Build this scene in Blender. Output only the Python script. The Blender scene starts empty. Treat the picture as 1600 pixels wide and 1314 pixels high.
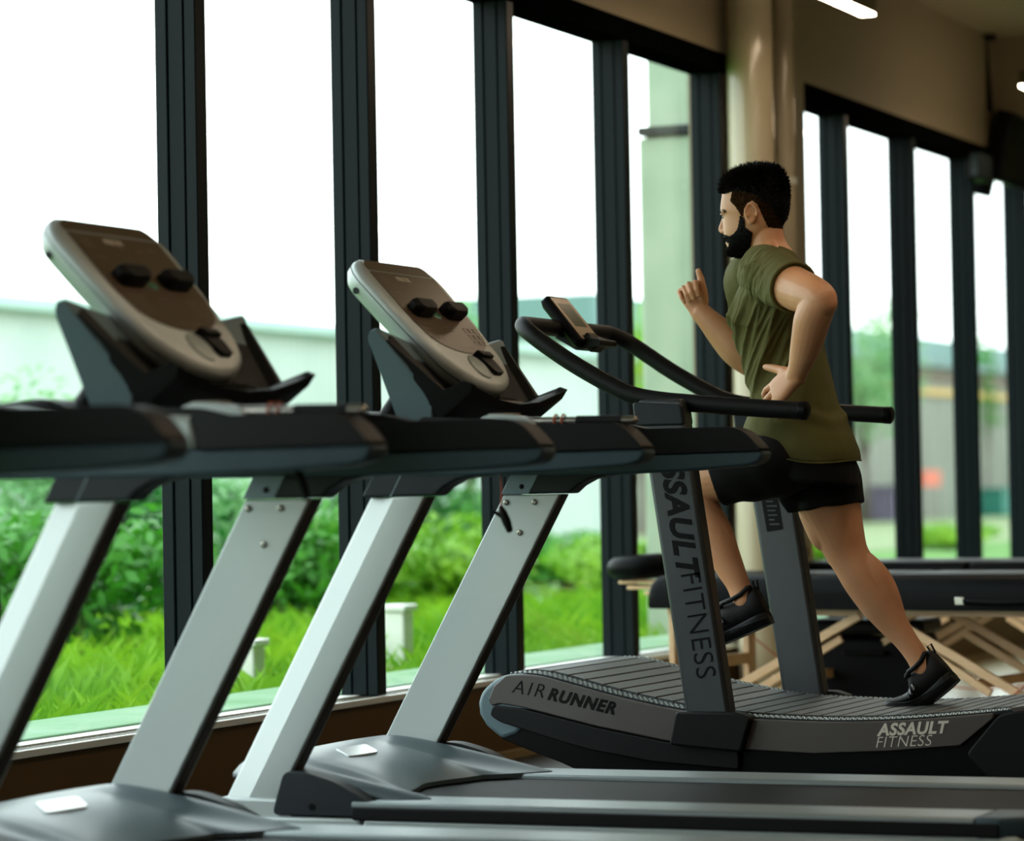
import bpy, bmesh, math, random
from mathutils import Vector, Matrix, noise, Quaternion
random.seed(7)
S = bpy.context.scene
COL = S.collection
V = Vector
def rad(d): return math.radians(d)
# ------------------------------------------------------------------ camera (recovered from the photograph's lines)
F_PX, PITCH, ROLL, YAW = 4869.62, 0.02359095, -0.01821550, 0.41513732
CAM = V((2.7317, -5.5459, 0.98))
_f = V((-math.sin(YAW) * math.cos(PITCH), math.cos(YAW) * math.cos(PITCH), math.sin(PITCH)))
_r = V((math.cos(YAW), math.sin(YAW), 0)); _u = _r.cross(_f)
RT = math.cos(ROLL) * _r + math.sin(ROLL) * _u
UP = -math.sin(ROLL) * _r + math.cos(ROLL) * _u
FW = _f
cd = bpy.data.cameras.new('camera'); cam = bpy.data.objects.new('camera', cd); COL.objects.link(cam)
m = Matrix((RT, UP, -FW)).transposed().to_4x4(); m.translation = CAM
cam.matrix_world = m
cd.sensor_width = 36; cd.sensor_fit = 'HORIZONTAL'; cd.lens = F_PX * 36 / 1600
cd.clip_start = .05; cd.clip_end = 400
cd.dof.use_dof = True; cd.dof.focus_distance = 9.1; cd.dof.aperture_fstop = 2.5
S.camera = cam
S.view_settings.view_transform = 'Standard'; S.view_settings.look = 'None'
S.view_settings.gamma = 1; S.view_settings.use_curve_mapping = False
S.cycles.use_denoising = True
S.cycles.max_bounces = 8; S.cycles.diffuse_bounces = 4; S.cycles.glossy_bounces = 3
S.cycles.transparent_max_bounces = 12; S.cycles.transmission_bounces = 3
S.cycles.sample_clamp_indirect = 4
S.cycles.caustics_reflective = False; S.cycles.caustics_refractive = False
AX = {'x': 0, 'y': 1, 'z': 2}
def at(px, py, ax, v):
    """the point of the place on the plane ax = v that the photograph shows at pixel (px, py)"""
    d = FW + RT * ((px - 800) / F_PX) - UP * ((py - 657) / F_PX)
    i = AX[ax]
    return CAM + d * ((v - CAM[i]) / d[i])
# ------------------------------------------------------------------ materials
def lin(c):
    if isinstance(c, str):
        c = c.lstrip('#'); c = [int(c[i:i + 2], 16) / 255 for i in (0, 2, 4)]
        c = [x / 12.92 if x <= .04045 else ((x + .055) / 1.055) ** 2.4 for x in c]
    return (c[0], c[1], c[2], 1)
def mat(name, c, rough=.5, metal=0, bump=0, bscale=200, var=0, vscale=6, c2=None, spec=.5, coat=0, trans=None, stretch=None):
    M_ = bpy.data.materials.new(name); M_.use_nodes = True
    nt = M_.node_tree; N = nt.nodes; L = nt.links
    b = N['Principled BSDF']
    b.inputs['Base Color'].default_value = lin(c); b.inputs['Roughness'].default_value = rough
    b.inputs['Metallic'].default_value = metal; b.inputs['Specular IOR Level'].default_value = spec
    b.inputs['Coat Weight'].default_value = coat; b.inputs['Coat Roughness'].default_value = .08
    tc = N.new('ShaderNodeTexCoord'); src = tc.outputs['Object']
    if stretch:
        mp = N.new('ShaderNodeMapping'); mp.inputs['Scale'].default_value = stretch
        L.new(src, mp.inputs['Vector']); src = mp.outputs['Vector']
    if c2 is not None:
        n = N.new('ShaderNodeTexNoise'); n.inputs['Scale'].default_value = vscale; n.inputs['Detail'].default_value = 4
        L.new(src, n.inputs['Vector'])
        r = N.new('ShaderNodeValToRGB'); r.color_ramp.elements[0].position = .5 - .5 * (1 - var); r.color_ramp.elements[1].position = .5 + .5 * (1 - var)
        r.color_ramp.elements[0].color = lin(c); r.color_ramp.elements[1].color = lin(c2)
        L.new(n.outputs['Fac'], r.inputs['Fac']); L.new(r.outputs['Color'], b.inputs['Base Color'])
    if bump:
        n = N.new('ShaderNodeTexNoise'); n.inputs['Scale'].default_value = bscale; n.inputs['Detail'].default_value = 2
        L.new(src, n.inputs['Vector'])
        bp = N.new('ShaderNodeBump'); bp.inputs['Strength'].default_value = bump; bp.inputs['Distance'].default_value = .002
        L.new(n.outputs['Fac'], bp.inputs['Height']); L.new(bp.outputs['Normal'], b.inputs['Normal'])
    if trans:
        t = N.new('ShaderNodeBsdfTranslucent'); t.inputs['Color'].default_value = lin(trans)
        if c2 is not None: L.new(r.outputs['Color'], t.inputs['Color'])
        mx = N.new('ShaderNodeMixShader'); mx.inputs[0].default_value = .4
        L.new(b.outputs[0], mx.inputs[1]); L.new(t.outputs[0], mx.inputs[2])
        L.new(mx.outputs[0], N['Material Output'].inputs['Surface'])
    return M_
def emit(name, c, s):
    M_ = bpy.data.materials.new(name); M_.use_nodes = True; nt = M_.node_tree
    b = nt.nodes['Principled BSDF']; b.inputs['Base Color'].default_value = (0, 0, 0, 1)
    b.inputs['Emission Color'].default_value = lin(c); b.inputs['Emission Strength'].default_value = s
    return M_
def glassmat(name, tint=(.95, 1, .985)):
    M_ = bpy.data.materials.new(name); M_.use_nodes = True; nt = M_.node_tree; N = nt.nodes; L = nt.links
    N.remove(N['Principled BSDF'])
    t = N.new('ShaderNodeBsdfTransparent'); t.inputs['Color'].default_value = (*tint, 1)
    g = N.new('ShaderNodeBsdfGlossy'); g.inputs['Roughness'].default_value = .01
    fr = N.new('ShaderNodeFresnel'); fr.inputs['IOR'].default_value = 1.45
    mx = N.new('ShaderNodeMixShader'); L.new(fr.outputs[0], mx.inputs[0]); L.new(t.outputs[0], mx.inputs[1]); L.new(g.outputs[0], mx.inputs[2])
    L.new(mx.outputs[0], N['Material Output'].inputs['Surface'])
    return M_
# ------------------------------------------------------------------ mesh helpers
def root_loc(o):
    l = V((0, 0, 0))
    while o is not None: l = l + o.location; o = o.parent
    return l
def tag(o, label=None, cat=None, group=None, kind=None):
    for k, v in (('label', label), ('category', cat), ('group', group), ('kind', kind)):
        if v: o[k] = v
    return o
def thing(name, loc, label, cat, group=None):
    o = bpy.data.objects.new(name, None); COL.objects.link(o); o.location = loc; o.empty_display_size = .1
    return tag(o, label, cat, group)
def finish(me, smooth):
    if smooth:
        me.shade_smooth()
        if smooth < 180: me.set_sharp_from_angle(angle=rad(smooth))
def link(name, me, mt, parent=None, bevel=0, smooth=40, seg=3, label=None):
    for x in (mt if isinstance(mt, (list, tuple)) else [mt]): me.materials.append(x)
    finish(me, smooth)
    o = bpy.data.objects.new(name, me); COL.objects.link(o)
    if parent is not None:
        l = root_loc(parent)
        if l.length: me.transform(Matrix.Translation(-l))
        o.parent = parent
    if bevel:
        b = o.modifiers.new('bevel', 'BEVEL'); b.width = bevel; b.segments = seg; b.limit_method = 'ANGLE'; b.angle_limit = rad(32)
    if label: o['label'] = label
    return o
class MB:
    """collects shapes into one mesh"""
    def __init__(s): s.v = []; s.f = []; s.mi = []; s.m = 0
    def add(s, vs, fs):
        k = len(s.v); s.v += [V(p) for p in vs]; s.f += [[i + k for i in f] for f in fs]; s.mi += [s.m] * len(fs); return s
    def box(s, lo, hi, M_=None):
        x0, y0, z0 = lo; x1, y1, z1 = hi
        vs = [V(p) for p in ((x0, y0, z0), (x1, y0, z0), (x1, y1, z0), (x0, y1, z0), (x0, y0, z1), (x1, y0, z1), (x1, y1, z1), (x0, y1, z1))]
        if M_: vs = [M_ @ p for p in vs]
        return s.add(vs, [(3, 2, 1, 0), (4, 5, 6, 7), (0, 1, 5, 4), (1, 2, 6, 5), (2, 3, 7, 6), (3, 0, 4, 7)])
    def loft(s, rings, cap=True, closed=False):
        n = len(rings[0]); vs = [p for r in rings for p in r]; fs = []
        R_ = len(rings)
        for i in range(R_ if closed else R_ - 1):
            a = i * n; b = ((i + 1) % R_) * n
            for j in range(n):
                k = (j + 1) % n; fs.append((a + j, a + k, b + k, b + j))
        if cap and not closed:
            fs.append(tuple(range(n))[::-1]); fs.append(tuple(range((R_ - 1) * n, R_ * n)))
        return s.add(vs, fs)
    def prism(s, poly, ax, a, b, M_=None):
        def P(p, t):
            q = {'y': (p[0], t, p[1]), 'x': (t, p[0], p[1]), 'z': (p[0], p[1], t)}[ax]
            return M_ @ V(q) if M_ else V(q)
        return s.loft([[P(p, a) for p in poly], [P(p, b) for p in poly]])
    def tube(s, path, r, n=12, up=None, cap=True, closed=False, round_=False, r2=None):
        path = [V(p) for p in path]; m = len(path)
        rs = r if isinstance(r, (list, tuple)) else [r] * m
        rings = []; T = []
        for i in range(m):
            if closed: t = path[(i + 1) % m] - path[i - 1]
            else: t = path[min(i + 1, m - 1)] - path[max(i - 1, 0)]
            T.append(t.normalized())
        u = V(up) if up is not None else (V((0, 0, 1)) if abs(T[0].z) < .9 else V((1, 0, 0)))
        for i in range(m):
            t = T[i]; u = (u - t * u.dot(t)); u = u.normalized(); w = t.cross(u)
            ra, rb = rs[i] if isinstance(rs[i], (list, tuple)) else (rs[i], rs[i])
            ring = lambda c, k: [c + u * (ra * k * math.cos(2 * math.pi * j / n)) + w * (rb * k * math.sin(2 * math.pi * j / n)) for j in range(n)]
            rr = min(ra, rb)
            if round_ and i == 0:
                for q in (80, 60, 40, 20): rings.append(ring(path[i] - t * rr * math.sin(rad(q)), math.cos(rad(q))))
            rings.append(ring(path[i], 1))
            if round_ and i == m - 1:
                for q in (20, 40, 60, 80): rings.append(ring(path[i] + t * rr * math.sin(rad(q)), math.cos(rad(q))))
        return s.loft(rings, cap, closed)
    def cyl(s, a, b, r, n=16): return s.tube([a, b], r, n)
    def lathe(s, prof, c, ax=(0, 0, 1), n=24):
        ax = V(ax).normalized(); u = ax.orthogonal().normalized(); w = ax.cross(u); c = V(c)
        return s.loft([[c + ax * z + u * (r * math.cos(2 * math.pi * j / n)) + w * (r * math.sin(2 * math.pi * j / n)) for j in range(n)] for r, z in prof])
    def ball(s, c, r, n=12, k=8):
        c = V(c); r = r if isinstance(r, (list, tuple)) else (r, r, r)
        return s.loft([[c + V((r[0] * math.sin(t) * math.cos(2 * math.pi * j / n), r[1] * math.sin(t) * math.sin(2 * math.pi * j / n), r[2] * math.cos(t))) for j in range(n)] for t in [math.pi * (i + .15) / (k + .3) for i in range(k + 1)]])
    def mesh(s, name):
        me = bpy.data.meshes.new(name); me.from_pydata([tuple(p) for p in s.v], [], s.f)
        if any(s.mi): me.polygons.foreach_set('material_index', s.mi)
        bm = bmesh.new(); bm.from_mesh(me); bmesh.ops.recalc_face_normals(bm, faces=bm.faces); bm.to_mesh(me); bm.free()
        return me
    def obj(s, name, mt, parent=None, **k): return link(name, s.mesh(name), mt, parent, **k)
def spline(pts, k=8):
    """Catmull-Rom through points (any dimension, given as tuples)"""
    P = [tuple(p) for p in pts]; out = []
    for i in range(len(P) - 1):
        p0 = P[max(i - 1, 0)]; p1 = P[i]; p2 = P[i + 1]; p3 = P[min(i + 2, len(P) - 1)]
        for j in range(k):
            t = j / k
            out.append(tuple(.5 * (2 * b + (c - a) * t + (2 * a - 5 * b + 4 * c - d) * t * t + (3 * b - a - 3 * c + d) * t ** 3) for a, b, c, d in zip(p0, p1, p2, p3)))
    out.append(P[-1]); return out
def fillet(poly, r, k=5):
    """round the corners of a 2-D polygon; r a number or one per corner"""
    out = []; n = len(poly)
    for i in range(n):
        p = V(poly[i]); a = V(poly[i - 1]) - p; b = V(poly[(i + 1) % n]) - p
        rr = r[i] if isinstance(r, (list, tuple)) else r
        rr = min(rr, a.length * .49, b.length * .49)
        if rr <= 0: out.append(tuple(p)); continue
        s0 = p + a.normalized() * rr; s1 = p + b.normalized() * rr
        for j in range(k + 1):
            t = j / k; q = s0 * (1 - t) ** 2 + p * 2 * t * (1 - t) + s1 * t * t; out.append(tuple(q))
    return out
def text(name, body, size, mt, parent, origin, ux, uy, bold=0, shear=0, ext=.0006, space=1, label=None, align='LEFT'):
    c = bpy.data.curves.new(name, 'FONT'); c.body = body; c.size = size; c.offset = bold; c.shear = shear; c.extrude = ext; c.space_character = space
    c.align_x = align; c.resolution_u = 4
    t = bpy.data.objects.new(name, c); COL.objects.link(t)
    me = bpy.data.meshes.new_from_object(t.evaluated_get(bpy.context.evaluated_depsgraph_get()))
    bpy.data.objects.remove(t); bpy.data.curves.remove(c)
    ux = V(ux).normalized(); uz = ux.cross(V(uy)).normalized(); uy = uz.cross(ux)
    M_ = Matrix((ux, uy, uz)).transposed().to_4x4(); M_.translation = V(origin)
    me.transform(M_)
    return link(name, me, mt, parent, smooth=0, label=label)
def copy_tree(o, parent=None):
    c = o.copy(); COL.objects.link(c); c.parent = parent
    for ch in list(o.children): copy_tree(ch, c)
    return c
def remesh(mb, name, voxel, smooth_it=6, fac=.5):
    me = mb.mesh(name); o = bpy.data.objects.new(name, me); COL.objects.link(o)
    md = o.modifiers.new('r', 'REMESH'); md.mode = 'VOXEL'; md.voxel_size = voxel
    if smooth_it:
        sm = o.modifiers.new('s', 'SMOOTH'); sm.factor = fac; sm.iterations = smooth_it
    out = bpy.data.meshes.new_from_object(o.evaluated_get(bpy.context.evaluated_depsgraph_get()))
    bpy.data.objects.remove(o); bpy.data.meshes.remove(me)
    out.name = name; return out
# ------------------------------------------------------------------ palette
M = dict(
    silver=mat('silver_paint', '#b2bab9', .36, .25, bump=.15, bscale=900),
    silver_flat=mat('satin_silver', '#aab4b3', .42, .3, bump=.15, bscale=900),
    alu=mat('ribbed_aluminium', '#98a2a3', .38, .7),
    wingblue=mat('wing_plastic', '#5f747b', .42, bump=.2, bscale=700, spec=.35),
    capblue=mat('cap_trim', '#7d9099', .4, bump=.2, bscale=700, spec=.4),
    bluegrey=mat('blue_grey_plastic', '#3a4d57', .45, bump=.2, bscale=700, spec=.25),
    slate=mat('slate_plastic', '#20272b', .5, bump=.2, bscale=700, spec=.22),
    charcoal=mat('charcoal_plastic', '#0d0e0f', .5, bump=.25, bscale=700, spec=.18),
    rubber=mat('black_rubber', '#0b0b0c', .5, bump=.3, bscale=600, spec=.2),
    black=mat('black_paint', '#050506', .4, spec=.12),
    gloss=mat('gloss_black', '#0b0908', .12),
    screen=mat('reflecting_screen', '#5f4f41', .3, spec=.4),  # brown puts the warm room's reflection into the display colour
    keys=mat('key_print', '#8d8274', .5),
    print_=mat('pale_print', '#d8d2c6', .5),
    hood=mat('hood_plastic', '#4d5c62', .36, bump=.1, bscale=900, spec=.4),
    badge=mat('pale_badge', '#dfe6e6', .2),
    belt=mat('belt_rubber', '#0e1113', .55, spec=.12, bump=.5, bscale=260, stretch=(.15, 1, 1)),
    orange=mat('orange_cord', '#a8481c', .6),
    steel=mat('steel', '#a9a49c', .25, .9),
    skin=mat('skin', '#d9a27a', .48, c2='#c4855a', vscale=9, var=.2, bump=.12, bscale=240),
    wallpaint=mat('wall_paint', '#90836a', .7, bump=.1, bscale=120),
    brownpanel=mat('brown_panel', '#5c4526', .6, spec=.2),
    frame=mat('window_frame', '#121b1e', .42, spec=.10),
    header=mat('header_paint', '#07090a', .8, spec=0),
    glass=glassmat('window_glass'),
    floor=mat('pale_floor', '#cdc19b', .25, c2='#bfb18a', vscale=2, var=.3, stretch=(1, 8, 1)),
    gymfloor=mat('dark_gym_floor', '#33302b', .6, c2='#2a2825', vscale=40, var=.3),
    wood=mat('beech_wood', '#e2bf95', .45, c2='#d3a878', vscale=14, var=.3, stretch=(1, 1, 6)),
    vinyl=mat('black_vinyl', '#070809', .42, bump=.25, bscale=300, spec=.06),
)
# ================================================================== world and light
w = bpy.data.worlds.new('overcast_sky'); S.world = w; w.use_nodes = True
nt = w.node_tree; bg = nt.nodes['Background']
tcw = nt.nodes.new('ShaderNodeTexCoord'); sx = nt.nodes.new('ShaderNodeSeparateXYZ'); rp = nt.nodes.new('ShaderNodeValToRGB')
nt.links.new(tcw.outputs['Generated'], sx.inputs[0]); nt.links.new(sx.outputs['Z'], rp.inputs['Fac'])
rp.color_ramp.elements[0].position = 0; rp.color_ramp.elements[0].color = (.93, 1, .97, 1)
rp.color_ramp.elements[1].position = .6; rp.color_ramp.elements[1].color = (.86, .97, 1, 1)
nt.links.new(rp.outputs['Color'], bg.inputs['Color']); bg.inputs['Strength'].default_value = 4.2
S.view_settings.exposure = 0
# ================================================================== the room
XW, XG = -1.95, -2.04           # wall face, glass plane
def struct(name, mb, mt, parent=None, **k):
    o = mb.obj(name, mt, parent, **k)
    if parent is None: o['kind'] = 'structure'
    return o
struct('floor', MB().box((-2.2, -9.5, -.1), (9.5, 24, -.004)).box((-2.2, -9.5, -.01), (9.5, 5.6, 0)), M['gymfloor'], smooth=0)
struct('floor_1', MB().box((-2.2, 5.6, -.01), (4.5, 16, 0)), M['floor'], smooth=0)
struct('ceiling', MB().box((-2.2, -9.5, 3.57), (9.5, 24, 3.75)), M['wallpaint'], smooth=0)
Y1a, Y1b, Y2a, Y2b = -8.5, 7.50, 8.60, 20.4
wl = MB()
wl.box((-2.13, -9.5, 2.92), (XW, 24, 3.57))
wl.box((-2.13, Y1b, .3), (XW, Y2a, 2.92)).box((-2.13, Y2b, .3), (XW, 24, 2.92)).box((-2.13, -9.5, .3), (XW, Y1a, 2.92))
struct('wall_left', wl, M['wallpaint'], smooth=0)
struct('trim_2', MB().box((-2.13, -9.5, .0), (XW - .005, 24, .285)), M['brownpanel'], smooth=0)
struct('wall_back', MB().box((-2.2, 24, 0), (9.5, 24.2, 3.57)), M['wallpaint'], smooth=0)
struct('wall_front', MB().box((-2.2, -9.7, 0), (9.5, -9.5, 3.57)), M['wallpaint'], smooth=0)
struct('wall_right', MB().box((9.5, -9.5, 0), (9.7, 24, 3.57)), M['wallpaint'], smooth=0)
struct('baseboard_left', MB().box((XW - .004, -9.5, 0), (XW + .012, 24, .035)), mat('baseboard_paint', '#8d7a55', .5), bevel=.004)
# sill with a convector grille
M['sill'] = mat('white_sill', '#e2e4dc', .4)
sl = MB()
sl.box((-2.09, -9.4, .285), (-2.022, 23.9, .308)).box((XW - .008, -9.4, .283), (XW + .012, 23.9, .304))
sill = struct('trim_1', sl, M['sill'], bevel=.003)
g = MB().box((-2.025, -9.4, .27), (XW - .006, 23.9, .284)); g.obj('grille_bed', M['black'], sill, smooth=0)
g = MB(); y = -3.0
while y < 8.4:
    g.box((-2.024, y, .284), (XW - .007, y + .012, .303)); y += .034
for x in (-2.01, -1.985): g.box((x, -3, .286), (x + .006, 8.4, .300))
g.obj('grille', mat('grille_metal', '#6d6a5c', .4, .6), sill, smooth=0)
# windows
def window(name, ya, yb, ms, pieces=True):
    root = MB().box((-2.10, ya, 2.83), (XW + .004, yb, 2.92))
    root = root.obj(name, M['header'], None, bevel=.004)
    root['kind'] = 'structure'
    for y0, w_ in ms:
        mb = MB().box((-1.995, y0 + .0, .306), (-1.955, y0 + w_, 2.84)).box((-2.05, y0 - .004, .306), (-1.995, y0 + w_ - .01, 2.84))
        mb.box((-2.09, y0 - .012, .306), (-2.05, y0 + w_ - .0, 2.84))
        mb.obj('mullion', M['frame'], root, bevel=.004)
    ys = sorted([ya] + [y0 + .03 for y0, _ in ms] + [yb])
    for a, b in zip(ys, ys[1:]):
        if b - a > .2: MB().add([(XG, a, .3), (XG, b, .3), (XG, b, 2.85), (XG, a, 2.85)], [(0, 1, 2, 3)]).obj('pane', M['glass'], root, smooth=0)
    return root
W_ = .066
ms1 = [(2.743 - 1.178 * k, W_) for k in range(1, 10)][::-1] + [(2.743, W_), (3.925, W_), (5.103, W_), (6.280, W_), (Y1b - .07, .07)]
window('window_1', Y1a, Y1b, [p for p in ms1 if p[0] > Y1a])
ms2 = [(9.235 + 1.1767 * k, W_) for k in range(10)] 
window('window_2', Y2a, Y2b, [p for p in ms2 if p[0] < Y2b - .1])
# painted column and drain pipe in front of the pier between the windows
M['cream'] = mat('cream_gloss_paint', '#b3a78d', .16)
ca = at(1142, 300, 'x', -1.86); cb = at(1212, 300, 'x', -1.78)
def colum(pxa, pxb, X):
    a = at(pxa, 300, 'x', X); b = at(pxb, 300, 'x', X)
    d = (at((pxa + pxb) / 2, 300, 'x', X) - CAM).to_2d().length
    return (a + b) / 2, (pxb - pxa) / F_PX * d * .5
c, r = colum(1139, 1211, -1.82)
struct('column_1', MB().lathe([(r, 0), (r, 3.57)], (c.x, c.y, 0), n=40), M['cream'])
c, r = colum(1212, 1244, -1.80)
pp = MB().lathe([(r, 0), (r, 3.05), (r * 1.12, 3.05), (r * 1.12, 3.10), (r, 3.10), (r, 3.57)], (c.x, c.y, 0), n=28).obj('drain_pipe', M['cream'])
tag(pp, 'slim cream drain pipe beside the thick round column', 'pipe')
pz = at(1236, 283, 'y', c.y).z
MB().lathe([(r * 1.1, -.015), (r * 1.1, .015)], (c.x, c.y, pz), n=28).box((c.x - .15, c.y - .012, pz - .012), (c.x, c.y + .012, pz + .012)).obj('pipe_clamp', M['sill'], pp)
# beam above the far end of the window wall
struct('beam_1', MB().box((XW, 12.1, 3.1), (9.5, 12.5, 3.57)), M['wallpaint'], smooth=0)
# ================================================================== ceiling lights
M['lamp'] = emit('lamp_diffuser', '#ffe4c4', 30)
M['lampbody'] = mat('lamp_body', '#6b5f4d', .4, .4)
lamp0 = None
def lamp(x, y, z, label, ln=1.5):
    global lamp0
    if lamp0 is None:
        t = thing('pendant_light', (0, 0, 0), label, 'ceiling light', 'linear pendant lights under the ceiling')
        MB().box((-.035, 0, .012), (.035, ln, .09)).obj('housing', M['lampbody'], t, bevel=.004)
        MB().box((-.033, .004, 0), (.033, ln - .004, .013)).obj('diffuser', M['lamp'], t, bevel=.003)
        for yy in (.2, ln - .2): MB().cyl((0, yy, .09), (0, yy, 3.57 - z), .004, 8).obj('hanging_wire', M['lampbody'], t)
        lamp0 = t
    else: t = copy_tree(lamp0)
    t.location = (x, y, z); t['label'] = label
    return t
lp = at(1357, 26, 'z', 3.0)
lamp(lp.x - .0, lp.y - 1.5, 3.0, 'bright linear pendant light hanging just in front of the window wall')
e2 = at(1597, 138, 'z', 3.0)
lamp(e2.x + .03, e2.y - .05, 3.0, 'linear pendant light glimpsed beyond the hanging television')
k = 0
for x in (.55, 3.6):  # rows out of view, added to light the consoles and the room
    for y in (-5.2, -2.6, 0, 2.2, 4.4) if x < 1 else (-6, -2, 2, 6, 10, 15):
        lamp(x, y, 3.0, 'linear pendant light over the gym floor, out of the camera view')
# ================================================================== television and small display on the far wall
tv0 = at(1537, 56, 'z', 3.569)
t = thing('television', (tv0.x, tv0.y, 3.57), 'black television hanging on a ceiling pole, tilted down beside the far windows', 'television')
pt, pb = V((tv0.x, tv0.y, 3.57)), at(1546, 175, 'y', tv0.y)
MB().cyl(pt, pb, .022, 14).lathe([(.07, -.03), (.07, 0)], pt).obj('ceiling_pole', M['black'], t)
Mt = Matrix.Translation(pb + V((.06, .55, -.20))) @ Matrix.Rotation(rad(14), 4, 'Y')
MB().box((-.05, -.62, -.2), (.05, .75, .2), Mt).obj('casing', M['black'], t, bevel=.015)
MB().box((.05, -.58, -.17), (.053, .71, .17), Mt).obj('screen', M['gloss'], t)
MB().box((-.07, -.68, -.30), (.0, -.5, -.1), Mt).obj('bracket', M['black'], t, bevel=.01)
dp = at(1535, 262, 'x', -1.9)
M['mottle'] = mat('mottled_display', '#10161b', .35, c2='#46515c', vscale=26, var=.55)
t = thing('display_panel', (dp.x, dp.y, dp.z), 'small dark mottled display panel fixed below the far window header', 'display')
MB().box((-1.958, dp.y - .14, dp.z - .075), (dp.x + .02, dp.y + .14, dp.z + .085)).obj('casing', M['black'], t, bevel=.006)
MB().box((dp.x + .02, dp.y - .125, dp.z - .055), (dp.x + .024, dp.y + .125, dp.z + .07)).box((dp.x - .03, dp.y - .144, dp.z - .055), (dp.x + .014, dp.y - .14, dp.z + .07)).obj('screen', M['mottle'], t)
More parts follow.
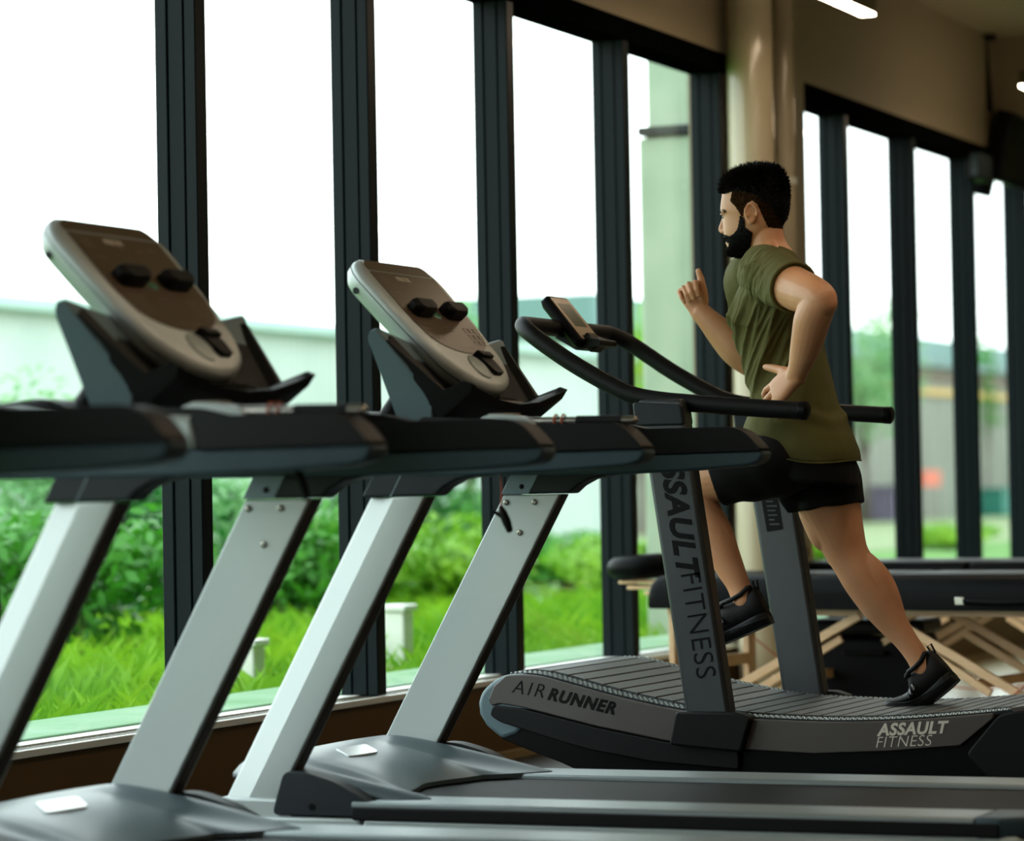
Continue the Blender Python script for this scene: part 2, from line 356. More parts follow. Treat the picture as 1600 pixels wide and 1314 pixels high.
# ================================================================== motor treadmills (built at the origin: x along the belt, tip of the handrails at x = 0)
def treadmill():
    t = thing('treadmill', (0, 0, 0), 'grey treadmill', 'treadmill', 'row of grey motor treadmills')
    for s in (-1, 1):
        yo = lambda d: s * (.43 + d)                 # d > 0 outwards
        # ---- handrail
        lower = [(-.92, 1.03), (-.45, 1.027), (-.2, 1.034), (-.045, 1.043), (-.012, 1.052), (.0, 1.068), (0, 1.084), (-.39, 1.079), (-.92, 1.085)]
        h = MB().prism(lower, 'y', yo(-.04), yo(.04)).obj('handrail', M['bluegrey'], t, bevel=.014)
        up_ = [(-.92, 1.085), (-.392, 1.079), (-.404, 1.1505), (-.50, 1.156), (-.92, 1.19)]
        MB().prism(up_, 'y', yo(-.038), yo(.038)).obj('handrail_cover', M['silver_flat'] if s < 0 else M['charcoal'], h, bevel=.014)
        pad = fillet([(-.388, 1.083), (-.41, 1.150), (-.06, 1.149), (-.002, 1.085)], [.006, .012, .05, .012])
        MB().prism(pad, 'y', yo(-.042), yo(.042)).obj('grip_pad', M['rubber'], h, bevel=.013)
        MB().prism([(-.385, 1.0795), (-.002, 1.0825), (-.002, 1.0855), (-.385, 1.0835)], 'y', yo(-.043), yo(.043)).obj('seam', M['black'], h, smooth=0)
        ins = fillet([(-.62, 1.158), (-.60, 1.176), (-.40, 1.166), (-.33, 1.150), (-.33, 1.14), (-.62, 1.14)], .01)
        MB().prism(ins, 'y', yo(-.034), yo(.02)).obj('rail_shoulder', M['charcoal'], h, bevel=.006)
        # ---- upright: a folded section whose outer front corner is chamfered
        sec = [(0, -.035), (0, -.004), (.010, .004), (.085, .037), (.130, .0375), (.168, .035), (.168, -.035)]
        def ring(z, k=0.0):
            x0 = -.756 - (.978 - z) * .5605
            return [V((x0 + x * (1 + k), yo(d * (1 + k)), z)) for x, d in sec]
        u = MB().loft([ring(.21), ring(.978)]).obj('upright', M['silver'], t, bevel=.004, smooth=15)
        MB().loft([[V((-.756 - (.978 - z) * .5605 + x, yo(d), z)) for x, d in ((.1685, -.02), (.1685, .02), (.172, .02), (.172, -.02))] for z in (.24, .977)]).obj('back_channel', mat('brown_channel', '#3a2c22', .5) if 'brown_channel' not in bpy.data.materials else bpy.data.materials['brown_channel'], u, smooth=0)
        for bx, bz in ((.020, .957), (.105, .957), (.105, .874)):
            x = -.756 - (.978 - bz) * .5605 + bx
            MB().lathe([(.0085, 0), (.0085, .003), (.006, .0065), (.003, .007), (.003, .003), (.0001, .003)], (x, yo(-.035), bz), (0, -s, 0), 16).obj('bolt', M['steel'], u)
        MB().lathe([(.006, 0), (.006, .003), (.0001, .004)], (-.756 - .69 * .5605 + .168, yo(0), .29), (1, 0, 0), 12).obj('bolt', M['steel'], u)
        # ---- cap joining upright and handrail
        cp = [(-.762, .979), (-.728, 1.04), (-.40, 1.04), (-.40, 1.0285), (-.45, 1.026), (-.50, 1.017), (-.535, 1.0), (-.56, .979)]
        c = MB().prism(cp, 'y', yo(-.037), yo(.037)).obj('upright_cap', M['slate'], t, bevel=.006)
        cs = [(0, -.0375), (0, -.003), (.010, .005), (.085, .0385), (.085, -.0375)]
        MB().loft([[V((-.764 - (.979 - z) * .5605 + x, yo(d), z)) for x, d in cs] for z in (.979, 1.038)]).obj('cap_front', M['capblue'], c, bevel=.003, smooth=15)
        MB().lathe([(.007, 0), (.007, .002), (.0001, .003)], (-.70, yo(-.037), 1.0), (0, -s, 0), 12).obj('screw', M['black'], c)
        # ---- upright foot and side skirt
        ft = [(-1.215, .10), (-1.19, .222), (-1.00, .222), (-.965, .195), (-.965, .10)]
        MB().prism(fillet(ft, .02), 'y', yo(-.045), yo(.047)).obj('upright_foot', M['silver'], t, bevel=.008)
        MB().prism([(-1.20, .02), (-1.20, .14), (-1.185, .178), (-.765, .178), (-.80, .07)], 'y', yo(.0), yo(.062)).obj('front_skirt', M['silver_flat'], t, bevel=.008)
        MB().prism([(-.793, .07), (-.758, .178), (.90, .178), (.93, .15), (.93, .07)], 'y', yo(.0), yo(.062)).obj('side_skirt', M['silver_flat'], t, bevel=.008)
        sc = fillet([(-1.02, .182), (-.985, .292), (-.93, .292), (-.84, .268), (-.74, .216), (-.755, .182)], [.02, .02, .03, .03, .004, .004])
        k = MB().prism(sc, 'y', yo(.0), yo(.058)).obj('side_cover', M['slate'], t, bevel=.006)
        MB().lathe([(.009, 0), (.009, .0015), (.0001, .0016)], (-.905, yo(.058), .205), (0, s, 0), 16).obj('screw_hole', M['black'], k)
        # ---- foot rail with ribs, its dark flank, rear cap
        prof = [(-.12, .19), (-.12, .215)]
        for i in range(9):
            a = -.115 + i * .0195
            prof += [(a, .2205), (a + .013, .2205), (a + .0145, .218), (a + .018, .218)]
        prof += [(.060, .2205), (.066, .216), (.066, .209), (-.0, .205), (-.0, .19)]
        MB().prism([(yo(d), z) for d, z in prof], 'x', -.79, .80).obj('foot_rail', M['alu'], t, smooth=20)
        MB().box((-.79, min(yo(.03), yo(.068)), .176), (.86, max(yo(.03), yo(.068)), .2085)).obj('rail_flank', M['charcoal'], t, bevel=.004)
        rc = [(yo(-.135), .80), (yo(.066), .80), (yo(.066), .86), (yo(.03), .915), (yo(-.10), .925), (yo(-.135), .90)]
        MB().loft([[V((x, y, z)) for y, x in rc] for z in (.17, .222)]).obj('rear_cap', M['bluegrey'], t, bevel=.012)
        for x in (-1.1, .80):
            MB().lathe([(.026, 0), (.026, .012), (.012, .02), (.012, .09)], (x, yo(-.02), 0), n=16).obj('levelling_foot', M['rubber'], t)
    # ---- belt, deck, rear roller
    bp_ = [(-1.05, .195), (-1.05, .208), (.86, .208), (.885, .2), (.895, .185), (.885, .165), (.86, .155), (-1.05, .155)]
    MB().prism(bp_, 'y', -.31, .31).obj('running_belt', M['belt'], t, smooth=30)
    MB().box((-1.0, -.42, .09), (.87, .42, .15)).obj('deck_frame', M['black'], t, bevel=.01)
    MB().box((-1.16, -.40, .04), (-.98, .40, .16)).obj('motor_tray', M['charcoal'], t, bevel=.02)
    # ---- motor hood: one curved shell, two horns running back along the foot rails
    nu, nv = 44, 26; mb = MB(); top = []
    for i in range(nu + 1):
        y = -.425 + .85 * i / nu; a = abs(y) / .425
        horn = max(0., (a - .42) / .58)
        xb = -.755 - .0 * a + .16 * (max(0, (a - .55) / .45)) ** .8 - .055 * math.exp(-(a / .35) ** 2)
        xb = min(xb, -.64) if a > .93 else xb
        if a > .965: xb -= .05
        row = []
        for j in range(nv + 1):
            v = j / nv; xf = -1.305 + .165 * a ** 2.4; x = xf + (xb - xf) * v
            crest = .318 - .012 * (1 - a ** 2)
            d = (x + 1.10)
            if d < 0: z = crest - .55 * d * d - .035 * max(0, 1 - v / .12) ** 2
            else:
                q = d / (xb + 1.10); z = crest + (.2235 - crest) * (q ** (1.75 if a < .6 else 1.45))
                z -= .022 * math.exp(-((a - .72) / .16) ** 2) * math.sin(math.pi * min(1, q)) * (q < 1)   # hollow beside the horn
            z -= .05 * max(0, a - .9) * 4 * (1 - v * .75)
            row.append(V((x, y, z)))
        top.append(row)
    vs = [p for r in top for p in r]; n1 = nv + 1
    fs = [(i * n1 + j, i * n1 + j + 1, (i + 1) * n1 + j + 1, (i + 1) * n1 + j) for i in range(nu) for j in range(nv)]
    k = len(vs); vs += [V((p.x, p.y, p.z - .012)) for p in vs]
    fs += [tuple(k + q for q in f[::-1]) for f in fs]
    for i in range(nu): fs += [(i * n1, (i + 1) * n1, k + (i + 1) * n1, k + i * n1), ((i + 1) * n1 + nv, i * n1 + nv, k + i * n1 + nv, k + (i + 1) * n1 + nv)]
    for j in range(nv): fs += [(j + 1, j, k + j, k + j + 1), (nu * n1 + j, nu * n1 + j + 1, k + nu * n1 + j + 1, k + nu * n1 + j)]
    hood = MB().add(vs, fs).obj('motor_hood', M['hood'], t, smooth=60)
    HZ = lambda x: .306 - .55 * (x + 1.10) ** 2 if x < -1.10 else .306 - .0825 * ((x + 1.10) / .30) ** 1.75
    bd = fillet([(p.x, p.y - 1.905) for p in (at(a, b, 'z', .304) for a, b in ((524, 1172.5), (545, 1177.5), (592, 1169.5), (571, 1165)))], [.012, .02, .02, .02])
    MB().loft([[V((x, y, HZ(x) + dz)) for x, y in bd] for dz in (-.008, .0045)]).obj('badge', M['badge'], hood, bevel=.001)
    MB().prism([(-1.285 + .165 * abs(y / .41) ** 2.4, y) for y in [-.41 + .041 * i for i in range(21)]] + [(-1.10, .41), (-1.10, -.41)], 'z', .04, .262).obj('front_panel', M['charcoal'], t, bevel=.006)
    # ---- cross bar and console mount
    MB().prism(fillet([(-.93, 1.05), (-.93, 1.19), (-.80, 1.20), (-.68, 1.15), (-.68, 1.07), (-.74, 1.04)], .03), 'y', -.40, .40).obj('crossbar', M['charcoal'], t, bevel=.015)
    MB().loft([[V((-.84, -.30, 1.15)), V((-.60, -.26, 1.13)), V((-.60, .26, 1.13)), V((-.84, .30, 1.15))], [V((-.76, -.27, 1.27)), V((-.575, -.20, 1.22)), V((-.575, .20, 1.22)), V((-.76, .27, 1.27))]]).obj('console_mount', M['black'], t, bevel=.03)
    # ---- accessory tray: back plate with a lip, flared end wings
    ZS = lambda y: .20 * max(0, abs(y) - .08) - .048          # the wings rise outwards
    rim = [(-.772, 1.388), (-.76, 1.407), (-.725, 1.405), (-.606, 1.250), (-.545, 1.272), (-.522, 1.264), (-.535, 1.238), (-.60, 1.190), (-.672, 1.150)]
    inner = [(-.772, 1.388), (-.76, 1.398), (-.742, 1.396), (-.622, 1.243), (-.545, 1.264), (-.526, 1.262), (-.535, 1.238), (-.60, 1.190), (-.672, 1.150)]
    def tr_ring(pr, y): return [V((x, y * (1 + .25 * max(0, z - 1.24) / .16), z + ZS(y) - .75 * max(0, abs(y) - .265) * max(0, z - 1.34) / .06)) for x, z in pr]
    tr = MB().loft([tr_ring(rim, -.300), tr_ring(rim, -.278)] + [tr_ring(inner, y) for y in (-.276, -.21, -.12, 0, .12, .21, .27)] + [tr_ring(rim, y) for y in (.28, .298)]).obj('accessory_tray', M['rubber'], t, bevel=.010)
    for s in (-1, 1):
        e = fillet([(-.776, 1.386), (-.762, 1.409), (-.745, 1.408), (-.634, 1.238), (-.634, 1.19), (-.66, 1.10), (-.70, 1.10)], [.01, .025, .02, .02, .02, .01, .02])
        wing = MB().loft([[V((x - .004 * (q == 2), s * (a * (1 + .25 * max(0, z - 1.24) / .16)), z + ZS(a) * (1 if z > 1.18 else .3) - (.006 if q == 2 else 0))) for x, z in e] for q, a in enumerate((.16, .302, .311))]).obj('tray_wing', M['wingblue'], tr, bevel=.006)
        MB().lathe([(.0105, 0), (.0105, .001), (.0001, .0012)], (-.700, s * .324, 1.275), (0, s, -.0), 16).obj('wing_hole', M['black'], wing)
    # ---- console
    P0 = V((-.903, 0, 1.607)); D = V((.675, 0, -.738)); Nn = V((.738, 0, .675)); Yv = V((0, 1, 0))
    C3 = lambda u, v, n: P0 + Yv * u + D * v + Nn * n
    def outline(ins=0.0, w0=.235, vb=.475, top=0.0):
        pts = []
        for q in range(9):                       # top left corner to top right with big radii
            a = rad(180 - 90 * q / 8); r = .075; pts.append((-w0 + r + r * math.cos(a), top + r - r * math.sin(a)))
        for q in range(9):
            a = rad(90 - 90 * q / 8); r = .075; pts.append((w0 - r + r * math.cos(a), top + r - r * math.sin(a)))
        pts += [(w0 - .006, .18), (w0 - .018, .27)]
        r0, vc = w0 - .035, vb - .155
        for q in range(17):
            a = math.pi * q / 16; pts.append((r0 * math.cos(a) ** 1 if True else 0, vc + .155 * math.sin(a)))
        pts += [(-w0 + .018, .27), (-w0 + .006, .18)]
        cx, cy = 0, .2
        return [(cx + (u - cx) * (1 - ins / w0), cy + (v - cy) * (1 - ins / .237)) for u, v in pts]
    O = lambda ins, n: [C3(u, v, n) for u, v in outline(ins)]
    con = MB().loft([O(.05, -.072), O(.02, -.066), O(.004, -.045), O(0, -.020), O(.003, -.008), O(.016, 0)]).obj('console', M['silver'], t, smooth=50)
    MB().loft([O(-.0006, -.0275), O(-.0006, -.026)]).obj('seam', M['slate'], con, smooth=0)
    for s in (-1, 1):
        MB().lathe([(.009, 0), (.009, .003), (.0001, .0032)], C3(s * .2285, .08, -.05), (0, s, 0), 14).obj('screw_hole', M['slate'], con)
    so = [(u * .86, .045 + (v - .02) * .70) for u, v in outline(.016)]
    so = [(u, max(v, .052)) for u, v in so]
    so = [(-.192, .056), (.192, .056), (.193, .18), (.19, .24)] + [(.178 * math.cos(math.pi * q / 14), .27 + .078 * math.sin(math.pi * q / 14)) for q in range(15)] + [(-.19, .24), (-.193, .18)]
    MB().loft([[C3(u, v, n) for u, v in so] for n in (-.002, .0022)]).obj('display', M['screen'], con, smooth=30)
    tb = fillet([(-.17, .014), (.17, .014), (.192, .03), (.192, .049), (-.192, .049), (-.192, .03)], .012)
    MB().loft([[C3(u, v, n) for u, v in tb] for n in (-.002, .0018)]).obj('header_panel', M['screen'], con, smooth=30)
    for s in (-1, 1):
        pk = fillet([(-.046, .192), (.044, .192), (.048, .214), (.03, .228), (-.036, .228), (-.05, .214)], .006)
        MB().loft([[C3(s * .096 + u * k * 1.25, .20 + (v - .21) * k * 1.15, n) for u, v in pk] for n, k in ((.002, 1), (.026, 1), (.036, .82))]).obj('button_paddle', M['rubber'], con, bevel=.002)
    ky = MB()
    def frame_(u, v, a, b, th=.0011):
        for q in ((u, v, a, th), (u, v + b - th, a, th), (u, v, th, b), (u + a - th, v, th, b)):
            ky.loft([[C3(x, y, n) for x, y in ((q[0], q[1]), (q[0] + q[2], q[1]), (q[0] + q[2], q[1] + q[3]), (q[0], q[1] + q[3]))] for n in (.0022, .0028)])
    for r_ in range(3):
        for c_ in range(3): frame_(-.178 + c_ * .03, .245 + r_ * .022, .022, .015)
        for c_ in range(3): frame_(.09 + c_ * .032, .25 + r_ * .024, .025, .017)
    frame_(-.03, .25, .04, .02)
    for u, v in ((-.16, .075), (-.16, .085), (-.16, .095), (-.02, .092), (.05, .095), (.11, .085), (.11, .092), (-.15, .13), (-.03, .325), (.03, .325), (-.05, .19), (-.02, .20)):
        ky.loft([[C3(x, y, n) for x, y in ((u, v), (u + .035, v), (u + .035, v + .002), (u, v + .002))] for n in (.0022, .0027)])
    ky.obj('keypad', M['keys'], con, smooth=0)
    MB().loft([[C3(-.005 + .02 * math.cos(a) * k, .21 + .012 * math.sin(a) * k, n) for a in [2 * math.pi * q / 16 for q in range(16)]] for n, k in ((.002, 1), (.003, .9))]).obj('start_ring', mat('green_print', '#1f7a57', .4) if 'green_print' not in bpy.data.materials else bpy.data.materials['green_print'], con)
    text('brand_lettering', 'PRECOR', .021, M['print_'], con, C3(-.062, .083, .0024), Yv, -D, bold=.0006, space=1.0)
    MB().lathe([(.042, 0), (.040, .004), (.03, .007), (.0001, .008)], C3(-.02, .398, .0), Nn, 28).obj('stop_ring', M['silver_flat'], con)
    sb = fillet([(.012, .362), (.085, .366), (.092, .385), (.088, .425), (.04, .425), (.026, .395)], .008)
    MB().loft([[C3(u - .005, v, n) for u, v in sb] for n in (-.004, .012)]).obj('stop_lever', M['rubber'], con, bevel=.004)
    MB().loft([[C3(u - .005, v, n) for u, v in ((.008, .352), (.082, .356), (.088, .374), (.02, .372))] for n in (-.004, .022)]).obj('stop_catch', M['rubber'], con, bevel=.004)
    ch = MB().loft([[C3(u * .62, .36 + (v - .33) * .75 + dv, n) for u, v in outline(.02)[18:]] for n, dv in ((-.10, .03), (-.062, .03), (-.03, .0))]).obj('console_chin', M['slate'], con, bevel=.008)
    ck = MB().prism(fillet([(-.72, 1.255), (-.64, 1.262), (-.618, 1.250), (-.624, 1.205), (-.65, 1.180), (-.72, 1.18)], .01), 'y', -.085, .085).obj('connector_box', M['slate'], con, bevel=.012)
    lbf = lambda y, z: V((-.6185 - (1.278 - z - .028) * .133, y, z - .028))
    MB().loft([[lbf(y, z) + V((d, 0, 0)) for y, z in ((-.03, 1.238), (.05, 1.238), (.05, 1.262), (-.03, 1.262))] for d in (-.002, .0015)]).obj('port_label', M['gloss'], ck, smooth=0)
    q = MB()
    for a, b, c_, d in ((.012, 1.244, .034, 1.246), (.012, 1.254, .034, 1.256), (.012, 1.244, .0145, 1.256), (.0315, 1.244, .034, 1.256), (-.016, 1.249, -.004, 1.252)):
        q.loft([[lbf(y, z) + V((dd, 0, 0)) for y, z in ((a, b), (c_, b), (c_, d), (a, d))] for dd in (.001, .0021)])
    q.obj('port_print', M['print_'], ck, smooth=0)
    # ---- heart-rate bar and control pod on the near handrail
    hb = MB().tube([(-.33, -.405, 1.158), (-.05, -.405, 1.154)], .011, 12, round_=True).obj('pulse_grip', M['steel'], t)
    MB().tube([(-.20, -.405, 1.1565), (-.08, -.405, 1.1545)], .0125, 12).obj('grip_sleeve', M['charcoal'], hb)
    pod = fillet([(-.46, 1.145), (-.45, 1.170), (-.42, 1.178), (-.355, 1.174), (-.31, 1.160), (-.30, 1.145)], .012)
    p_ = MB().prism(pod, 'y', -.432, -.375).obj('control_pod', M['silver_flat'], t, bevel=.006)
    MB().box((-.43, -.425, 1.175), (-.36, -.382, 1.1795)).obj('pod_buttons', M['keys'], p_, bevel=.002)
    for x in (-.255, -.235): MB().tube([V((x, -.405 + .016 * math.cos(a), 1.157 + .016 * math.sin(a))) for a in [2 * math.pi * q / 14 for q in range(14)]], .0026, 6, closed=True).obj('cord_loop', M['orange'], t)
    return t
tm = treadmill()
YA, YB, YZ = .43, 1.905, -1.22
tmB = copy_tree(tm); tmZ = copy_tree(tm)
tm.location = (0, YA, 0); tmB.location = (0, YB, 0); tmZ.location = (0, YZ, 0)
tm['label'] = 'grey treadmill with tan reflection on its console standing in the middle of the row of three'
tmB['label'] = 'grey treadmill next to the curved runner, a black safety clip dangling by its upright'
tmZ['label'] = 'dark blurred handrail of the treadmill closest to the camera, cut off by the frame'
# safety cords with their clips
def cord(t, px, y0, y1, Y, n=0):
    a = at(px, y0, 'y', Y); b = at(px + 1, y1, 'y', Y)
    c = MB().tube([a + V((0, 0, .03)), a, (a + b) / 2 + V((.002, 0, 0)), b], .0022, 6).obj('safety_cord', M['orange'], t)
    cl = MB()
    q = [b, b + V((.004, 0, -.012)), b + V((.014, 0, -.035)), b + V((.022, 0, -.056))]
    cl.tube(q, [(.006, .005), (.011, .007), (.012, .007), (.009, .006)], 10, round_=True)
    cl.tube([b + V((.002, 0, -.022)), b + V((-.012, 0, -.014)), b + V((-.024, 0, -.010))], [.006, .005, .003], 8, round_=True)
    cl.obj('safety_clip', M['black'], c)
cord(tmB, 782, 735, 793, YB - .43 - .01)
cord(tm, 462, 715, 734, YA - .43 + .02)
# ================================================================== curved manual treadmill
Y0, Y1 = 3.0, 3.93            # near and far flank of the body
M['ar_grey'] = mat('warm_grey_panel', '#4d4744', .42, .2, bump=.15, bscale=900)
M['ar_post'] = mat('gunmetal_post', '#3d4042', .36, .45, bump=.15, bscale=900)
M['slat'] = mat('rubber_slats', '#3a4040', .5, bump=.6, bscale=150)
M['perf'] = mat('pale_tread', '#8f9a97', .45)
ar = thing('curved_treadmill', (-.3, 3.46, 0), 'dark curved manual treadmill with looped handlebar that the man runs on', 'treadmill')
crv = [(-1.165, .36), (-1.15, .395), (-1.11, .428), (-1.06, .446), (-.97, .445), (-.86, .42), (-.72, .386), (-.53, .349), (-.358, .329), (-.205, .322), (-.05, .319), (.12, .324), (.29, .337), (.445, .352), (.55, .366), (.62, .366), (.66, .35), (.675, .325)]
cs = spline(crv, 6)
def zc(x):
    for a, b in zip(cs, cs[1:]):
        if a[0] <= x <= b[0]: return a[1] + (b[1] - a[1]) * (x - a[0]) / max(1e-6, b[0] - a[0])
    return cs[-1][1]
under = [(.66, .24), (.60, .13), (.45, .085), (-.55, .085), (-.75, .115), (-.90, .178), (-1.0, .212), (-1.09, .245), (-1.14, .285), (-1.163, .32)]
body = [(x, z - .012) for x, z in cs] + under
MB().prism(body, 'y', Y0 + .012, Y0 + .075).obj('side_frame', M['black'], ar, bevel=.01)
MB().prism(body, 'y', Y1 - .075, Y1 - .012).obj('side_frame', M['black'], ar, bevel=.01)
# nose cover across the front, bottom cover
nose = [(x, z - .006) for x, z in cs if x < -1.0] + [(-1.0, .30), (-1.04, .262), (-1.09, .246), (-1.14, .285), (-1.162, .32)]
MB().prism(nose, 'y', Y0 + .003, Y1 - .003).obj('nose_cover', M['wingblue'], ar, bevel=.012, smooth=60)
MB().prism([(-1.10, .30), (-.6, .22), (.55, .2), (.6, .13), (.45, .09), (-.55, .09), (-.9, .185), (-1.08, .25)], 'y', Y0 + .07, Y1 - .07).obj('belly_cover', M['brownpanel'], ar, smooth=0)  # brown paints in what the underside reflects
# side panels with the printed names
def panel(ya, yb, s):
    pt = [(x, z - .008) for x, z in cs if -1.075 < x < .43]
    pb = [(.425, .328), (.326, .249), (.118, .230), (-.111, .219), (-.334, .228), (-.562, .250), (-.78, .289), (-1.021, .343), (-1.09, .352), (-1.118, .346), (-1.128, .365), (-1.11, .405)]
    p = MB().prism(pt + pb, 'y', ya, yb).obj('side_panel', M['ar_grey'], ar, bevel=.004)
    st = [(-1.02, .340), (-.78, .286), (-.562, .247), (-.334, .225), (-.334, .17), (-.6, .188), (-.80, .219), (-.93, .252), (-1.09, .298), (-1.123, .318), (-1.112, .348)]
    MB().prism(fillet(st, .012), 'y', ya - .004 * s, yb - .004 * s).obj('side_strip', M['charcoal'], ar, bevel=.004)
    return p
pn = panel(Y0 - .004, Y0 + .014, 1); panel(Y1 - .014, Y1 + .004, -1)
MB().prism(fillet([(.435, .336), (.50, .350), (.60, .352), (.66, .325), (.655, .22), (.60, .13), (.46, .10), (.34, .225)], .02), 'y', Y0 - .003, Y0 + .012).obj('rear_cover', M['charcoal'], ar, bevel=.006)
MB().prism([(x, z + .002) for x, z in cs if x > .46] + [(.66, .25), (.60, .25), (.50, .33)], 'y', Y0 + .002, Y1 - .002).obj('rear_roller_cover', M['ar_grey'], ar, bevel=.012, smooth=60)
tx = V((.966, 0, -.17)); ty = V((.17, 0, .985))
ux = V((-.722 + 1.045, 0, .331 - .379)).normalized(); 
text('name_lettering', 'AIR', .060, M['black'], pn, V((-1.052, Y0 - .0046, .3865)), V((.975, 0, -.145)), V((.145, 0, .975)), bold=-.0006, shear=.25, space=1.25, label='thin black lettering')
o1 = V((-.936, Y0 - .0046, .3685))
text('name_lettering', 'RUNNER', .050, M['black'], pn, o1, V((.972, 0, -.195)), V((.195, 0, .972)), bold=.0022, shear=.28, space=1.15, label='bold black lettering')
text('maker_lettering', 'ASSAULT', .047, M['print_'], pn, V((.086, Y0 - .0046, .2745)), V((.995, 0, .055)), V((-.055, 0, .995)), bold=.0017, shear=.3, space=1.07, label='bold pale lettering')
text('maker_lettering', 'FITNESS', .045, M['print_'], pn, V((.076, Y0 - .0046, .2395)), V((.995, 0, .055)), V((-.055, 0, .995)), bold=-.0005, shear=.3, space=1.06, label='thin pale lettering')
# belt of slats
bt = []
n = 0; acc = 0; step = .057
L_ = [0]
for a, b in zip(cs, cs[1:]): L_.append(L_[-1] + math.hypot(b[0] - a[0], b[1] - a[1]))
def along(s):
    for i in range(len(cs) - 1):
        if L_[i] <= s <= L_[i + 1]:
            t = (s - L_[i]) / max(1e-9, L_[i + 1] - L_[i]); return V((cs[i][0] + (cs[i + 1][0] - cs[i][0]) * t, 0, cs[i][1] + (cs[i + 1][1] - cs[i][1]) * t))
    return V((cs[-1][0], 0, cs[-1][1]))
mb = MB(); s = .07
while s + step < L_[-1] - .06:
    a = along(s + .0015); b = along(s + step - .0015); d = (b - a).normalized(); nn = V((-d.z, 0, d.x))
    q = [a - nn * .010, a - nn * .001, a + d * .004 + nn * .002, b - d * .004 + nn * .002, b - nn * .001, b - nn * .010]
    mb.prism([(p.x, p.z) for p in q], 'y', Y0 + .105, Y1 - .105); s += step
mb.obj('slat_belt', M['slat'], ar, smooth=20)
for ya, yb in ((Y0 + .02, Y0 + .098), (Y1 - .098, Y1 - .02)):
    mb = MB(); pts = [(x, z) for x, z in cs if -1.06 < x < .56]
    mb.prism([(x, z - .004) for x, z in pts] + [(x, z - .02) for x, z in pts[::-1]], 'y', ya, yb)
    k = MB(); s = .14
    while s < L_[-1] - .14:
        p = along(s); row = 0
        for yy in (.010, .026, .042, .058):
            off = .006 if row % 2 else 0; row += 1
            c = along(s + off)
            k.loft([[c + V((dx * f, ya + yy + dy * f, -.004 + h)) for dx, dy in ((-.005, 0), (0, -.0055), (.005, 0), (0, .0055))] for h, f in ((0, 1), (.004, .6))])
        s += .0165
    so = mb.obj('side_step', M['slate'], ar, smooth=30)
    k.obj('tread_studs', M['perf'], so, smooth=0)
# uprights, base boxes, collars
for ya, yb, fx, sgn in ((Y0 - .012, Y0 + .055, 0, -1), (Y1 - .07, Y1 - .003, 0, 1)):
    poly = [(-.632, 1.30), (-.4895, .29), (-.352, .29), (-.491, 1.30)]
    poly = [(-.6277, 1.25), (-.4900, .30), (-.3540, .30), (-.4872, 1.25)]
    u = MB().prism(poly, 'y', ya, yb).obj('upright', M['ar_post'], ar, bevel=.012, seg=4)
    if sgn < 0:
        d = V((.1437, 0, -.9896)); e = V((.9896, 0, .1437))
        text('maker_lettering', 'ASSAULT', .092, M['black'], u, V((-.5640, ya - .0012, 1.125)), d, e, bold=.0034, shear=.28, space=1.07, label='bold black lettering')
        text('maker_lettering', 'FITNESS', .088, M['black'], u, V((-.5010, ya - .0012, .742)), d, e, bold=-.001, shear=0, space=1.03, label='thin black lettering')
    else:
        lb = MB().prism(fillet([(-.553, .965), (-.534, .845), (-.480, .853), (-.499, .973)], .006), 'y', ya - .002, ya + .004).obj('rating_label', M['black'], u, smooth=0)
        mb = MB()
        for i, w_ in enumerate((.03, .022, .034, .026, .03, .018, .032)):
            c = V((-.545 + .0138 * i * .16, ya - .0022, .958 - .0145 * i))
            mb.box((c.x + .008, ya - .0028, c.z - .004), (c.x + .008 + w_, ya - .0018, c.z))
        mb.obj('label_print', M['ar_post'], lb, smooth=0)
    bx = [(-.540, .24), (-.518, .338), (-.335, .338), (-.285, .322), (-.318, .222)]
    y0_, y1_ = (Y0 - .034, Y0 + .03) if sgn < 0 else (Y1 - .03, Y1 + .034)
    MB().prism(fillet(bx, .012), 'y', y0_, y1_).obj('upright_base', M['charcoal'], ar, bevel=.008)
    co = [(-.640, 1.245), (-.634, 1.172), (-.478, 1.172), (-.486, 1.232)]
    MB().prism(fillet(co, .012), 'y', ya - .008, yb + .008).obj('collar', M['slate'], ar, bevel=.012)
# handlebar loop
ya, yb = 3.05, 3.88
side = [(-.142, 1.2065), (-.30, 1.2195), (-.44, 1.2335), (-.565, 1.247), (-.655, 1.264), (-.722, 1.292), (-.845, 1.361), (-.94, 1.424)]
path = [(x, ya, z) for x, z in side] + [(-1.00, ya + .012, 1.466), (-1.04, ya + .06, 1.490), (-1.055, ya + .14, 1.495), (-1.06, (ya + yb) / 2, 1.495), (-1.055, yb - .14, 1.495), (-1.04, yb - .06, 1.490), (-1.00, yb - .012, 1.466)] + [(x, yb, z) for x, z in side[::-1]]
hb = MB().tube(spline(path, 6), .0262, 20, up=(0, 0, 1)).obj('handlebar', M['rubber'], ar, smooth=60)
for y in (ya, yb): MB().lathe([(.0262, 0), (.0275, .004), (.0275, .022), (.02, .028), (.0001, .029)], (-.146, y, 1.2068), (.9966, 0, -.08), 20).obj('end_cap', M['black'], hb)
